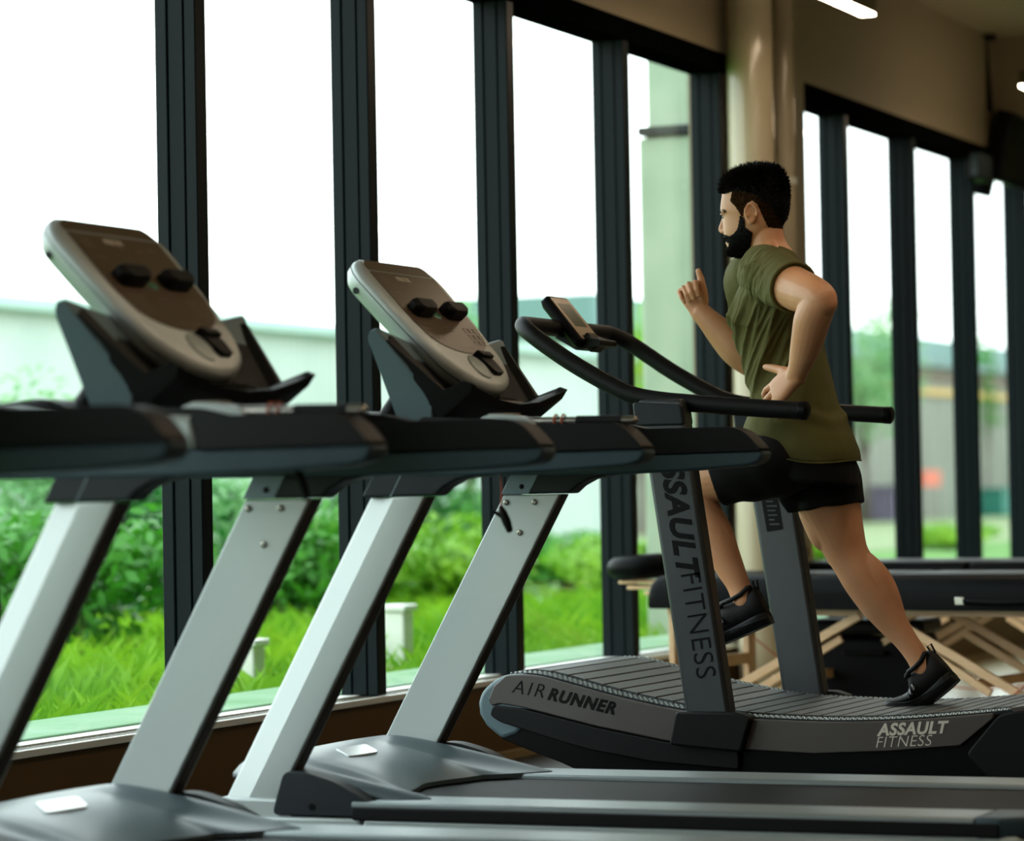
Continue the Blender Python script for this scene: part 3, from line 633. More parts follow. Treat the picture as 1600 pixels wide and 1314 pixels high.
# small console on the loop
A = V((-1.100, 3.40, 1.590)); B = V((-.978, 3.40, 1.440)); d = (B - A).normalized(); nn = V((-d.z, 0, d.x)); ln = (B - A).length; yv = V((0, 1, 0))
T3 = lambda u, v, n: A + yv * u + d * v + nn * n
tb = lambda ins, n: [T3(u, v, n) for u, v in fillet([(ins, ins), (.165 - ins, ins), (.165 - ins, ln - ins), (ins, ln - ins)], .016)]
cn = MB().loft([tb(.012, -.022), tb(0, -.012), tb(0, .012), tb(.004, .017)]).obj('console', M['black'], ar, bevel=0, smooth=50)
MB().loft([[T3(u, v, n) for u, v in fillet([(.010, .012), (.155, .012), (.155, ln - .01), (.010, ln - .01)], .01)] for n in (.0165, .0185)]).obj('face_plate', mat('tan_face', '#b9a286', .3), cn)
MB().loft([[T3(u, v, n) for u, v in ((.035, .035), (.130, .035), (.130, .130), (.035, .130))] for n in (.018, .0195)]).obj('lcd', mat('lcd_grey', '#7d8377', .15), cn, smooth=0)
MB().loft([[T3(u, v, n) for u, v in fillet([(.05, ln - .03), (.115, ln - .03), (.125, ln + .03), (.04, ln + .03)], .008)] for n in (.0, .03)]).obj('console_clip', M['rubber'], cn, bevel=.004)
MB().prism(fillet([(-1.075, 1.468), (-1.03, 1.492), (-.955, 1.462), (-.92, 1.456), (-.92, 1.438), (-1.0, 1.424)], .008), 'y', 3.43, 3.57).obj('console_bracket', M['rubber'], ar, bevel=.008)
for x in (-.78, .5):
    for y in (Y0 + .06, Y1 - .06): MB().lathe([(.03, 0), (.03, .014), (.014, .02), (.014, .14)], (x, y, 0), n=14).obj('foot', M['rubber'], ar)
MB().box((-.84, Y0 + .03, .03), (-.72, Y1 - .03, .12)).box((.44, Y0 + .03, .03), (.56, Y1 - .03, .10)).obj('foot_beam', M['black'], ar, bevel=.008)
# ================================================================== massage tables
def massage_table(label, corner, zb=.523, zt=.652, L=1.86, W_=.70):
    """corner: near left end of the top; long axis a to the right, b away from the camera"""
    t = thing('massage_table', (corner.x, corner.y, 0), label, 'massage table', 'folding massage tables')
    a = V((.984, -.178, 0)); b = V((.178, .984, 0)); o = V((corner.x, corner.y, 0)); K = V((0, 0, 1))
    P = lambda x, y, z: o + a * x + b * y + K * z
    for x0, x1 in ((0, L * .5 - .004), (L * .5 + .004, L)):
        prof = fillet([(x0, zb), (x0, zt), (x1, zt), (x1, zb)], [.02, .06 if x0 == 0 else .025, .025 if x0 == 0 else .06, .02], 6)
        MB().loft([[P(x + (x0 + .04 - x) * .0, y, zb + (z - zb) * k) for x, z in prof] for y, k in ((0, .55), (.012, .86), (.04, 1.0), (W_ / 2, 1.012), (W_ - .04, 1.0), (W_ - .012, .86), (W_, .55))]).obj('padded_top', M['vinyl'], t, smooth=50)
    fr = MB()
    def bar(p, q, w=.022, h=.04):
        d = (q - p).normalized(); s = d.cross(K); s = s.normalized() if s.length > .01 else b; n = s.cross(d)
        return [[c + s * i * w + n * j * h for i, j in ((-.5, -.5), (.5, -.5), (.5, .5), (-.5, .5))] for c in (p, q)]
    def part(nm, p, q, w=.022, h=.045, par=None): return MB().loft(bar(p, q, w, h)).obj(nm, M['wood'], par or t, bevel=.003)
    z0 = zb - .012
    for y in (.10, W_ - .10): part('side_rail', P(.03, y, z0), P(L - .03, y, z0), .02, .03)
    for x, sx in ((.085, 1), (L - .085, -1)):
        for y in (.06, W_ - .06):
            leg = part('leg', P(x, y, z0), P(x, y, .02), .06, .026)
            part('leg_extension', P(x + .012 * sx, y, .20), P(x + .012 * sx, y, .0), .05, .02, leg)
        part('leg_crossbar', P(x, .06, .30), P(x, W_ - .06, .30), .02, .045)
        for y in (.09, W_ - .09):
            part('brace', P(x, y, .085), P(L / 2 - sx * .05, y, z0 - .01), .018, .034)
            part('brace', P(x + sx * .36, y, .215), P(L / 2 - sx * .02 - sx * .12, y + (.02 if y < .3 else -.02), z0 - .1), .016, .03)
        part('brace_crossbar', P(x + sx * .42, .09, .25), P(x + sx * .42, W_ - .09, .25), .02, .035)
    cb = MB()
    for y in (.07, W_ - .07):
        cb.tube([P(.085, y, .40), P(.45, y, .14), P(L / 2, y, .05 + .05), P(L - .45, y, .14), P(L - .085, y, .40)], .0035, 6)
    cb.obj('support_cable', M['orange'], t)
    # face rest
    hr = MB(); ring = []
    c0 = P(-.215, W_ / 2, zt + .026)
    tl = (a * .97 + K * .06).normalized()
    for i in range(21):
        an = rad(35 + 290 * i / 20); ring.append(c0 + tl * (.112 * math.cos(an)) + b * (.105 * math.sin(an)))
    ob = MB().tube(ring, [(.050, .055)] * 21, 14, up=(0, 0, 1), round_=True).obj('face_cushion', M['vinyl'], t, smooth=60)
    for dz, xa, xb in ((-.052, -.31, -.02), (-.074, -.27, -.0), (-.096, -.19, .03)):
        MB().loft([[P(x, W_ / 2 + y, zt + .010 + dz + h + x * .0) for x, y in fillet([(xa, -.09), (xb, -.09), (xb, .09), (xa, .09)], .03)] for h in (0, .014)]).obj('cushion_board', M['wood'], ob, bevel=.003)
    MB().loft([[P(L * .72 + x, -.004, zb + z) for x, z in ((-.02, .02), (.02, .02), (.02, .05), (-.02, .05))], [P(L * .72 + x, .004, zb + z) for x, z in ((-.02, .02), (.02, .02), (.02, .05), (-.02, .05))]]).obj('carry_clasp', M['steel'], t, bevel=.003)
    MB().tube([P(L * .72 + .02, -.006, zb + .035), P(L * .80, -.02, zb + .03), P(L * .95, -.006, zb + .035)], .012, 8).obj('carry_strap', M['vinyl'], t)
    return t
c1 = at(1013, 951, 'z', .523)
massage_table('black folding massage table nearer the curved runner, face rest poking out past the upright', c1)
c2 = at(1214, 924, 'z', .523)
massage_table('black folding massage table beside the round column, partly hidden by the other one', c2)
# dark case on the floor between the tables
q0 = at(1262, 1040, 'y', 6.22); q1 = at(1436, 1040, 'y', 6.22)
bt_ = thing('equipment_case', ((q0.x + q1.x) / 2, 6.3, 0), 'black equipment case standing on the floor in the shade of the massage tables', 'case')
MB().box((q0.x, 6.26, 0), (q1.x, 6.52, .40)).obj('case_body', M['black'], bt_, bevel=.03)
MB().box((q0.x - .01, 6.25, .40), (q1.x + .01, 6.53, .46)).obj('case_lid', M['rubber'], bt_, bevel=.02)
qm = V(((q0.x + q1.x) / 2, 6.26, .33))
MB().tube([qm + V((-.09, .0, 0)), qm + V((-.08, -.03, 0)), qm + V((.08, -.03, 0)), qm + V((.09, 0, 0))], .009, 8).obj('handle', M['rubber'], bt_)
# ================================================================== outside the windows
rnd = random.Random(11)
def leafmat(name, c, c2, tr):
    return mat(name, c, .42, c2=c2, vscale=1.3, var=.35, trans=tr, spec=.45)
LM = [leafmat('leaf_deep', '#0d4519', '#2a7a28', '#389a28'), leafmat('leaf_mid', '#1f6e20', '#5aa528', '#62b82a'), leafmat('leaf_bright', '#3f8f1f', '#9cc42c', '#a0d434'), leafmat('leaf_pale', '#3f8a45', '#a8cf98', '#a0d088')]
M['bark'] = mat('bark', '#54483a', .8)
GZ = .18
struct('ground', MB().box((-60, -40, -.3), (-2.14, 90, GZ)), mat('outdoor_ground', '#2c6420', .9, c2='#5f8f2c', vscale=.6, var=.3), smooth=0)
# low ledge, mottled pale and darker green, right outside the glass
struct('ledge_1', MB().box((-2.56, -9, .0), (-2.16, 24, .305)), mat('mottled_green', '#8fae92', .8, c2='#4f8a4c', vscale=2.2, var=.45), bevel=.01)
# concrete pillar outside
pa = at(1004, 600, 'x', -2.98)
struct('pillar_1', MB().box((-2.98, pa.y, GZ), (-2.62, pa.y + .95, 2.76)).box((-2.95, pa.y + .05, 2.76), (-2.64, pa.y + .95, 3.9)), mat('pale_concrete', '#aab8a4', .8, c2='#8fa38c', vscale=3, var=.4), bevel=.02)
MB().box((-2.97, pa.y - .03, 2.77), (-2.7, pa.y + .3, 2.81)).obj('pillar_bracket', M['slate'], bpy.data.objects['pillar_1'])
def clump(c, r, n, size, r_=None):
    """n small leaves over a lumpy ellipsoid"""
    rr = r_ or rnd; c = V(c); mb_v = []; mb_f = []
    lobes = [(c + V((rr.uniform(-.55, .55) * r[0], rr.uniform(-.6, .6) * r[1], rr.uniform(-.5, .62) * r[2])), rr.uniform(.35, .62)) for _ in range(11)]
    for i in range(n):
        lc, lr = lobes[rr.randrange(len(lobes))]
        d = V((rr.gauss(0, 1), rr.gauss(0, 1), rr.gauss(0, 1))).normalized()
        k = lr * (rr.random() ** .4)
        p = lc + V((d.x * r[0] * k, d.y * r[1] * k, d.z * r[2] * k))
        n_ = (d + V((rr.uniform(-.8, .8), rr.uniform(-.8, .8), rr.uniform(-.3, .9)))).normalized()
        u = n_.orthogonal().normalized(); u = Quaternion(n_, rr.uniform(0, 6.28)) @ u; w_ = n_.cross(u); s = size * rr.uniform(.6, 1.3)
        k0 = len(mb_v); mb_v += [p - u * s, p + w_ * s * .42, p + u * s, p - w_ * s * .42]; mb_f.append((k0, k0 + 1, k0 + 2, k0 + 3))
    return mb_v, mb_f
def bush(px, X, pytop, halfw, mt, label, n=2600, size=.05, name='shrub', cat='shrub', trunk=.25, base=None, group='shrubs outside the windows'):
    b = at(px, 700, 'x', X); z1 = at(px, pytop, 'x', X).z; z0 = GZ if base is None else base
    t = thing(name, (X, b.y, GZ), label, cat, group)
    h = (z1 - z0) / 2
    v, f = clump((X, b.y, z0 + h), (halfw, halfw, h * 1.08), n, size)
    v = [p if p.z > GZ + .02 else V((p.x, p.y, GZ + .02 + abs(p.z - GZ) * .2)) for p in v]
    MB().add(v, f).obj('foliage', LM[mt], t, smooth=0)
    st = MB()
    st.tube([(X, b.y, GZ - .02), (X + .02, b.y + .03, (GZ + z0) / 2 + .2), (X, b.y, z0 + h)], [.05, .04, .02], 8)
    for q in range(4):
        a = q * 1.6 + px; st.tube([(X, b.y, GZ + .05 + (z0 - GZ) * .7), (X + .3 * halfw * math.cos(a), b.y + .3 * halfw * math.sin(a), z0 + h * .9)], [.03, .012], 6)
    st.obj('stem', M['bark'], t)
    return t
SH = [
 (30, -5.2, 800, .75, 1, 'mid-green shrub outside, behind the sloping post at the left edge'),
 (85, -7.5, 610, .95, 3, 'tall pale leafy bush before the pale wall, under the first console'),
 (180, -6.6, 700, .75, 0, 'dark green shrub outside, seen between the first two slanted posts'),
 (262, -10.2, 690, .95, 0, 'dark green bush at the foot of the thick window bar by the first console'),
 (355, -7.6, 735, .7, 3, 'pale grey-green shrub just past the first window bar'),
 (455, -5.4, 740, .62, 1, 'mid-green shrub behind the dangling clip of the first treadmill'),
 (520, -5.8, 800, .65, 2, 'bright green bush left of the second sloping silver pair'),
 (640, -8.6, 660, .95, 0, 'dark bush behind the handrail of the second treadmill'),
 (695, -5.6, 800, .62, 2, 'bright yellow-green bush between the last two sloping posts'),
 (740, -10.2, 745, .7, 1, 'leafy bush behind the post with the dangling clip'),
 (880, -7.2, 835, .75, 1, 'rounded bush behind the window pane above the runner machine nose'),
 (935, -6.4, 822, .55, 2, 'bright bush touching the window bar by the face rest'),
 (985, -7.4, 850, .5, 0, 'dark bush squeezed between window bar and concrete pillar'),
 (1275, -8.0, 835, .5, 2, 'yellow-green bush seen above the far massage table beside the thigh'),
 (1480, -8.0, 820, .62, 2, 'bright bush behind the far windows above the massage table'),
]
for px, X, pt_, hw, mt_, lb in SH: bush(px, X, pt_, hw, mt_, lb, n=3000)
bush(735, -15, 452, 1.0, 3, 'slender young tree rising behind the second console', n=900, size=.10, name='tree', cat='tree', base=1.0, group='trees outside')
bush(1000, -17, 475, .65, 2, 'small tree crown peeping past the concrete pillar edge', n=900, size=.09, name='tree', cat='tree', base=1.4, group='trees outside')
bush(1350, -18, 470, 1.5, 3, 'leafy tree behind the windows above the roof, beside the elbow', n=1500, size=.11, name='tree', cat='tree', base=1.9, group='trees outside')
bush(1272, -20, 420, .9, 3, 'pale tree crown beside the drain pipe at shoulder height', n=900, size=.11, name='tree', cat='tree', base=1.6, group='trees outside')
bush(120, -24, 480, 3.0, 3, 'hazy tree behind the pale roof at the left', n=1600, size=.14, name='tree', cat='tree', base=2.4, group='trees outside')
bush(1540, -19, 480, .7, 1, 'small dark tree at the roof edge behind the last window', n=700, size=.10, name='tree', cat='tree', base=1.8, group='trees outside')
# meadow grass in front of the shrubs
gv, gf = [], []
for i in range(70000):
    x = -2.7 - 8.5 * rnd.random() ** 1.4; y = rnd.uniform(-2, 30)
    if (x > -3.1 and abs(y - pa.y - .45) < .65) or y > 13: continue
    h = rnd.uniform(.05, .27) * (1.0 if x < -3.4 else .7); a = rnd.uniform(0, 6.28); s = rnd.uniform(.002, .0055)
    l = V((rnd.uniform(-.5, .5), rnd.uniform(-.5, .5), 1)) * h; d = V((math.cos(a), math.sin(a), 0)) * s; p = V((x, y, GZ))
    k0 = len(gv); gv += [p - d, p + d, p + l * .6 + d * .7 + V((0, 0, 0)), p + l + V((l.x * .5, l.y * .5, -.1 * h))]; gf.append((k0, k0 + 1, k0 + 2, k0 + 3))
go = MB().add(gv, gf).obj('grass', leafmat('grass_blades', '#3c8a1e', '#9cc82a', '#98d030'), smooth=0)
tag(go, 'bright green meadow grass outside the windows', 'grass', kind='stuff')
# low corrugated building across the yard, a darker shed farther on
def corrugated(name, X, ya, yb, z0, z1, mt, roof, pitch=.18, label=None):
    pts = []; y = ya; i = 0
    while y <= yb:
        pts.append((X + (.03 if i % 2 else 0), y)); y += pitch / 2; i += 1
    mb = MB().prism(pts + [(X - .6, yb), (X - .6, ya)], 'z', z0, z1)
    o = struct(name, mb, mt, smooth=0)
    MB().box((X - 4, ya - .3, z1), (X + .25, yb + .3, z1 + .16)).obj('roof_edge', roof, o, bevel=.02)
    return o
M['pale_metal'] = mat('pale_metal', '#b9c3bd', .6, c2='#9fb0aa', vscale=.8, var=.3)
M['grey_roof'] = mat('grey_roof', '#9db8b0', .6)
yl = at(-60, 600, 'x', -17).y; yr = at(962, 600, 'x', -17).y
corrugated('outbuilding_wall_1', -17, yl, yr, 0, at(450, 522, 'x', -17).z, M['pale_metal'], M['grey_roof'])
ya_ = at(990, 600, 'x', -19).y; yb_ = at(1760, 600, 'x', -19).y
zt = at(1450, 574, 'x', -19).z
ob = corrugated('outbuilding_wall_2', -19, ya_, yb_, 0, zt, mat('stained_cladding', '#67625a', .7, c2='#858b80', vscale=.5, var=.5, stretch=(1, 6, .6)), mat('shed_roof', '#56706e', .6), pitch=.3)
MB().box((-22.5, ya_ - .5, zt + .16), (-19.6, yb_ + .5, at(1450, 522, 'x', -19).z)).obj('upper_roof', mat('teal_roof', '#5f7f7b', .6), ob)
zy = at(1450, 612, 'x', -18.9).z
MB().box((-18.96, ya_, zy - .07), (-18.9, yb_, zy + .09)).obj('yellow_band', mat('yellow_band', '#b58f3c', .6), ob)
MB().box((-18.97, ya_, zt - .35), (-18.93, yb_, zt - .1)).obj('brown_band', mat('brown_band', '#5e4c3c', .7), ob)
struct('yard_1', MB().box((-19, 14, GZ - .02), (-8.8, 70, GZ + .012)), mat('worn_yard', '#7d8268', .9, c2='#64803f', vscale=.5, var=.3), smooth=0)
# things standing by the shed
def at_shed(px, py): return at(px, py, 'x', -18.3)
def crate(px0, px1, py0, py1, c, name, label, cat):
    a = at_shed(px0, py1); b = at_shed(px1, py0); z0 = GZ
    t = thing(name, (-18.3, a.y, z0), label, cat)
    MB().box((-18.6, a.y, max(z0, a.z) if a.z - z0 > .5 else z0), (-18.0, b.y, b.z)).obj('body', mat(name + '_paint', c, .6), t, bevel=.03)
    MB().box((-18.65, a.y - .04, b.z), (-17.95, b.y + .04, b.z + .06)).obj('lid', mat(name + '_lid', c, .5), t, bevel=.02)
    return t
crate(1550, 1588, 765, 800, '#1f6e62', 'waste_bin', 'teal bin standing by the shed behind the last window', 'bin')
crate(1380, 1412, 762, 800, '#6a6278', 'storage_crate', 'greyish purple crate against the shed, beside the black shorts', 'crate')
a = at_shed(1441, 760); b = at_shed(1467, 735)
t = thing('barrier', (-18.3, a.y, GZ), 'orange-red barrier board behind the far windows', 'barrier')
MB().box((-18.32, a.y, a.z), (-18.26, b.y, b.z)).obj('board', mat('orange_red', '#c4502c', .5), t)
for yy in (a.y + .05, b.y - .05): MB().box((-18.31, yy - .02, GZ), (-18.27, yy + .02, b.z)).obj('post', M['steel'], t)
# white fence posts among the shrubs
for i, (px, X, py, lb) in enumerate(((622, -3.3, 955, 'white fence post outside, right of the second silver post'), (388, -3.3, 1010, 'white fence post outside, left of the second silver post'))):
    p = at(px, py, 'x', X)
    t = thing('fence_post', (X, p.y, GZ), lb, 'fence post', 'white fence posts')
    MB().box((X - .05, p.y - .05, GZ), (X + .05, p.y + .05, p.z)).obj('post', M['sill'], t, bevel=.01)
    MB().box((X - .065, p.y - .065, p.z), (X + .065, p.y + .065, p.z + .03)).obj('cap', M['sill'], t, bevel=.008)
# ================================================================== the runner
YM = 3.45
def px(a, b, Y=YM): return at(a, b, 'y', Y)
def proj(p):
    d = V(p) - CAM; z = d.dot(FW); return 800 + F_PX * d.dot(RT) / z, 657 - F_PX * d.dot(UP) / z
man = thing('person', (px(1400, 1105, 3.52).x, YM, zc(px(1400, 1105, 3.52).x)), 'bearded man in olive T-shirt and black shorts running on the curved treadmill', 'person')
def oval(front, back, hw, tw=0, n=32, Y=YM, grow=0, droop=0, ex=2.25):
    A = px(*front, Y); B = px(*back, Y); c = (A + B) / 2; ax = (A - B); e = ax.length / 2; ax.normalize()
    s = .37
    a = math.sqrt(max(e * e - (hw * s) ** 2, (e * .6) ** 2)) / .95
    a += grow; b = hw + grow
    R_ = Matrix.Rotation(rad(tw), 3, 'Z'); ax = R_ @ ax; lt = R_ @ V((0, -1, 0))
    out = []
    for j in range(n):
        t = 2 * math.pi * j / n; co, si = math.cos(t), math.sin(t)
        f = lambda q: math.copysign(abs(q) ** (2 / ex), q)
        out.append(c + ax * (a * f(co)) + lt * (b * f(si)) - V((0, 0, droop * si * si * (1 if si > 0 else .6))))
    return out
TR = [  # front, back, half width, twist, droop
    ((1178, 397), (1228, 383), .066, 8, 0), ((1168, 408), (1244, 393), .105, 12, .006), ((1160, 424), (1258, 412), .160, 14, .012),
    ((1154, 444), (1270, 436), .182, 14, .006), ((1146, 468), (1278, 462), .184, 13, 0), ((1141, 494), (1283, 490), .178, 11, 0),
    ((1147, 524), (1285, 520), .166, 8, 0), ((1158, 556), (1289, 552), .156, 5, 0), ((1168, 586), (1297, 586), .150, 2, 0),
    ((1176, 612), (1305, 617), .151, 0, 0), ((1177, 634), (1318, 648), .160, 0, .008), ((1171, 652), (1331, 680), .170, 0, .022), ((1166, 665), (1339, 702), .174, 0, .034), ((1167, 673), (1341, 719), .172, 0, .040)]
def torso(grow, lo=0, hi=None):
    return [oval(f, b, w_, tw, grow=grow, droop=dr) for f, b, w_, tw, dr in TR[lo:hi]]
def limb(mb, pts, k=5, n=20, up=(0, 1, 0), flat=False):
    """pts: (px, py, Y, r_a, r_b)"""
    q = [(*px(p[0], p[1], p[2]), p[3], p[4] if len(p) > 4 else p[3]) for p in pts]
    s = spline(q, k)
    mb.tube([V(p[:3]) for p in s], [(p[3], p[4]) for p in s], n, up=up, round_=not flat); return mb
def hand(mb, wrist, fwd, palm_n, thumb_side, curl, spread=.06, L=.086, thumb=(.5, .2, .3), sc=1.0, tc=.3):
    """palm and five separate fingers; palm_n points out of the palm, thumb_side towards the thumb"""
    f = V(fwd).normalized(); nrm = V(palm_n); nrm = (nrm - f * nrm.dot(f)).normalized(); t = f.cross(nrm)
    if t.dot(V(thumb_side)) < 0: t = -t
    w0 = V(wrist); rings = []
    for d, hw, th, off in ((-.015, .029, .021, 0), (.0, .029, .020, 0), (.02, .034, .019, .002), (.045, .040, .018, .002), (.07, .042, .0155, .001), (.086, .041, .0125, 0), (.094, .036, .008, 0)):
        c = w0 + f * d * sc + t * off; rings.append([c + t * (hw * sc * math.copysign(abs(math.cos(a)) ** .75, math.cos(a))) + nrm * (th * sc * math.copysign(abs(math.sin(a)) ** .9, math.sin(a))) for a in [2 * math.pi * j / 20 for j in range(20)]])
    mb.loft(rings)
    seg = ((.046, .027, .022, .0090), (.050, .031, .023, .0094), (.046, .029, .022, .0088), (.036, .022, .019, .0078))
    for i in range(4):
        l1, l2, l3, r = seg[i]; o = (1.5 - i) * .0205
        base = w0 + f * (.080 - .004 * abs(i - 1.2) ** 1.5) * sc + t * (o * .95 * sc)
        d = (f + t * ((1.5 - i) * spread)).normalized(); ang = 0; pts = [base - d * .012, base]
        c1, c2, c3 = curl[i]; p = base
        for l, c in ((l1, c1), (l2, c2), (l3, c3)):
            ang += c; p = p + (d * math.cos(ang) + nrm * math.sin(ang)) * (l * sc); pts.append(p)
        mb.tube(pts, [r * sc * 1.1, r * sc * 1.08, r * sc, r * sc * .92, r * sc * .78], 12, up=t, round_=True)
    b = w0 + f * .022 * sc + t * .026 * sc + nrm * .006
    a1, a2, a3 = thumb
    d = (f * math.cos(a1) + t * math.sin(a1) + nrm * tc).normalized()
    p1 = b + d * .040 * sc; d2 = (d + f * a2 - t * a2 * .4).normalized(); p2 = p1 + d2 * .034 * sc; d3 = (d2 + f * a3 - t * .3 * a3).normalized(); p3 = p2 + d3 * .026 * sc
    mb.tube([b - d * .01, b, (b + p1) / 2, p1, p2, p3], [.012 * sc, .016 * sc, .0155 * sc, .0125 * sc, .0115 * sc, .0088 * sc], 12, up=nrm, round_=True)
B = MB()
B.loft(torso(-.016, 0, 13))
# neck, trapezius
limb(B, [(1193, 335, YM, .052, .050), (1196, 360, YM, .055, .053), (1200, 385, YM, .060, .058), (1206, 408, YM, .070, .075), (1210, 425, YM, .07, .08)])
for s in (-1, 1):
    limb(B, [(1203, 378, YM + s * .02, .026), (1208, 402, YM + s * .07, .026), (1212, 422, YM + s * .14, .036)])
# near (left) arm, bent back
S_ = (1212, 433, 3.275)
limb(B, [(1206, 434, 3.285, .070, .074), (1222, 441, 3.215, .067, .069), (1243, 451, 3.145, .0625, .064), (1264, 459, 3.085, .0575, .059), (1281, 466, 3.045, .049, .050), (1285, 473, 3.04, .045, .045)])
limb(B, [(1281, 466, 3.045, .046, .046), (1277, 480, 3.05, .051, .052), (1269, 500, 3.065, .0525, .054), (1263, 525, 3.085, .047, .050), (1256, 550, 3.105, .038, .043), (1249, 573, 3.13, .029, .034), (1243, 590, 3.15, .0245, .031)])
# elbow point, biceps
B.ball(px(1290, 467, 3.035), (.024, .024, .026))
limb(B, [(1226, 448, 3.21, .03), (1240, 462, 3.14, .043), (1258, 470, 3.085, .035)])
wl_ = px(1243, 588, 3.15); kl = px(1208, 618, 3.185)
hand(B, wl_, kl - wl_, V((.35, 1, -.35)), V((-.4, 0, 1)), ((.15, .35, .25), (.18, .38, .25), (.24, .4, .25), (.30, .4, .25)), spread=.12, thumb=(.80, .05, .05), sc=1.1, tc=-.05)
# far (right) arm, hand raised in front
limb(B, [(1172, 440, 3.62, .068), (1177, 480, 3.66, .060), (1182, 525, 3.69, .056), (1185, 565, 3.71, .048), (1184, 575, 3.71, .045)])
limb(B, [(1187, 572, 3.71, .046), (1172, 562, 3.70, .050, .053), (1150, 545, 3.685, .050, .054), (1127, 521, 3.675, .043, .047), (1107, 500, 3.665, .032, .037), (1094, 487, 3.66, .026, .032)])
wr = px(1093, 487, 3.66); kr = px(1075, 447, 3.655)
hand(B, wr, kr - wr, V((.25, -1, -.1)), V((1, 0, .2)), ((1.35, 1.3, .6), (1.4, 1.35, .6), (1.4, 1.35, .6), (1.35, 1.25, .6)), spread=.07, thumb=(.42, .30, .25), sc=1.0, tc=.25)
# legs
limb(B, [(1276, 715, 3.53, .080, .080), (1283, 745, 3.535, .090, .090), (1295, 785, 3.54, .094, .097), (1309, 825, 3.54, .076, .080), (1320, 855, 3.54, .0640, .068), (1330, 875, 3.54, .0600, .062), (1349, 905, 3.54, .060, .064), (1371, 938, 3.545, .056, .060), (1393, 970, 3.55, .046, .048), (1415, 1000, 3.55, .036, .036), (1432, 1024, 3.55, .034, .034), (1444, 1046, 3.55, .036, .036)], n=24)
limb(B, [(1333, 862, 3.54, .03), (1358, 892, 3.54, .046), (1380, 922, 3.545, .044), (1402, 965, 3.55, .028)])           # calf
B.ball(px(1307, 866, 3.535), (.034, .040, .042)); limb(B, [(1268, 800, 3.53, .04), (1288, 838, 3.53, .044), (1300, 852, 3.53, .03)])
for yy in (3.58,): B.ball(px(1437, 1025, yy), (.013, .010, .015))
limb(B, [(1255, 715, 3.395, .080, .080), (1215, 726, 3.37, .086, .086), (1165, 737, 3.36, .088, .090), (1118, 745, 3.355, .072, .074), (1083, 752, 3.355, .062, .064)], n=24)
limb(B, [(1080, 748, 3.355, .060, .060), (1088, 780, 3.355, .057, .059), (1107, 820, 3.355, .056, .060), (1125, 855, 3.355, .050, .053), (1142, 890, 3.355, .040, .043), (1154, 915, 3.355, .034, .036), (1163, 940, 3.355, .036, .036)], n=24)
limb(B, [(1100, 785, 3.355, .03), (1122, 825, 3.355, .040), (1142, 870, 3.355, .03)])
for yy in (3.39,): B.ball(px(1160, 921, yy), (.016, .012, .018))
# head: horizontal sections measured on the profile
HD = [  # front, back, y(front), y(back), half width
    (1180, 1200, 263, 262, .022), (1166, 1210, 266, 264, .040), (1153, 1217, 271, 269, .055), (1143, 1223, 279, 277, .066), (1136, 1227, 288, 288, .0725), (1132, 1229, 298, 299, .0765),
    (1130, 1230.5, 309, 310, .078), (1128.3, 1230, 321, 324, .0775), (1127.8, 1228, 330, 334, .0765), (1131, 1226, 336, 341, .0745), (1132, 1223, 344, 349, .072),
    (1132.3, 1219, 352, 356, .070), (1132.8, 1213, 360, 363, .0675), (1134, 1207, 368, 370, .064), (1136.5, 1199, 376, 377, .060), (1138, 1191, 384, 384, .055),
    (1139.5, 1183, 391, 389, .048), (1144, 1176, 397, 394, .039), (1152, 1168, 400, 398, .024)]
rings = []
for f, b, yf, yb_, hw in HD:
    A = px(f, yf); C = px(b, yb_); mid = A + (C - A) * .56; r = []
    for j in range(36):
        t = 2 * math.pi * j / 36; co, si = math.cos(t), math.sin(t)
        e = 2.35 if co > 0 else 2.15
        g = lambda q: math.copysign(abs(q) ** (2 / e), q)
        r.append(mid + (A - mid if co > 0 else mid - C) * g(co) + V((0, -hw * g(si), 0)))
    rings.append(r)
B.loft(rings)
def at3(a, b, dy): return px(a, b) + V((0, dy, 0))
B.tube([at3(1134, 333, 0), at3(1131.5, 342, 0), at3(1129, 352, 0), at3(1128, 358.5, 0)], [.006, .0075, .0095, .0115], 12, round_=True)
B.ball(at3(1128.8, 360, 0), (.0115, .012, .0105))
for s in (-1, 1):
    B.ball(at3(1132.5, 362, s * .012), (.010, .008, .008))
    B.tube([at3(1132.6, 331, s * .008), at3(1134.5, 330, s * .028), at3(1140, 333, s * .05)], [.008, .0095, .007], 10, round_=True)
    # ear: helix, lobe, shell
    ec = px(1173.5, 334.5, YM - .081); ec.y = YM + s * .081; o = V((.35, s, 0)).normalized(); fx = V((-1, s * .35, -.12)).normalized(); fz = V((-.12, 0, 1)).normalized()
    hel = []
    for q in range(15):
        a = rad(200 - 285 * q / 14); hel.append(ec + fx * (.0175 * math.cos(a)) + fz * (.0285 * math.sin(a) + .003) + o * (.006 + .007 * (math.cos(a) < 0)))
    B.tube(hel, [.0045] * 13 + [.006, .007], 8, round_=True)
    B.ball(ec - fz * .024 + fx * .004 + o * .003, (.009, .006, .011))
    B.loft([[ec + fx * (.016 * k * math.cos(a)) + fz * (.029 * k * math.sin(a)) + o * d for a in [2 * math.pi * j / 16 for j in range(16)]] for d, k in ((-.012, .9), (.002, 1), (.005, .9))])
    B.ball(ec + fx * .011 - fz * .004 + o * .006, (.005, .004, .007))
B.ball(at3(1137, 372.5, 0), (.010, .021, .0055)); B.ball(at3(1139, 380.5, 0), (.010, .019, .006)); B.ball(at3(1143, 392, 0), (.014, .022, .013))
bme = remesh(B, 'body', .003, 7, .5)
body = link('body', bme, M['skin'], man, smooth=180)
BM_OFF = root_loc(man)
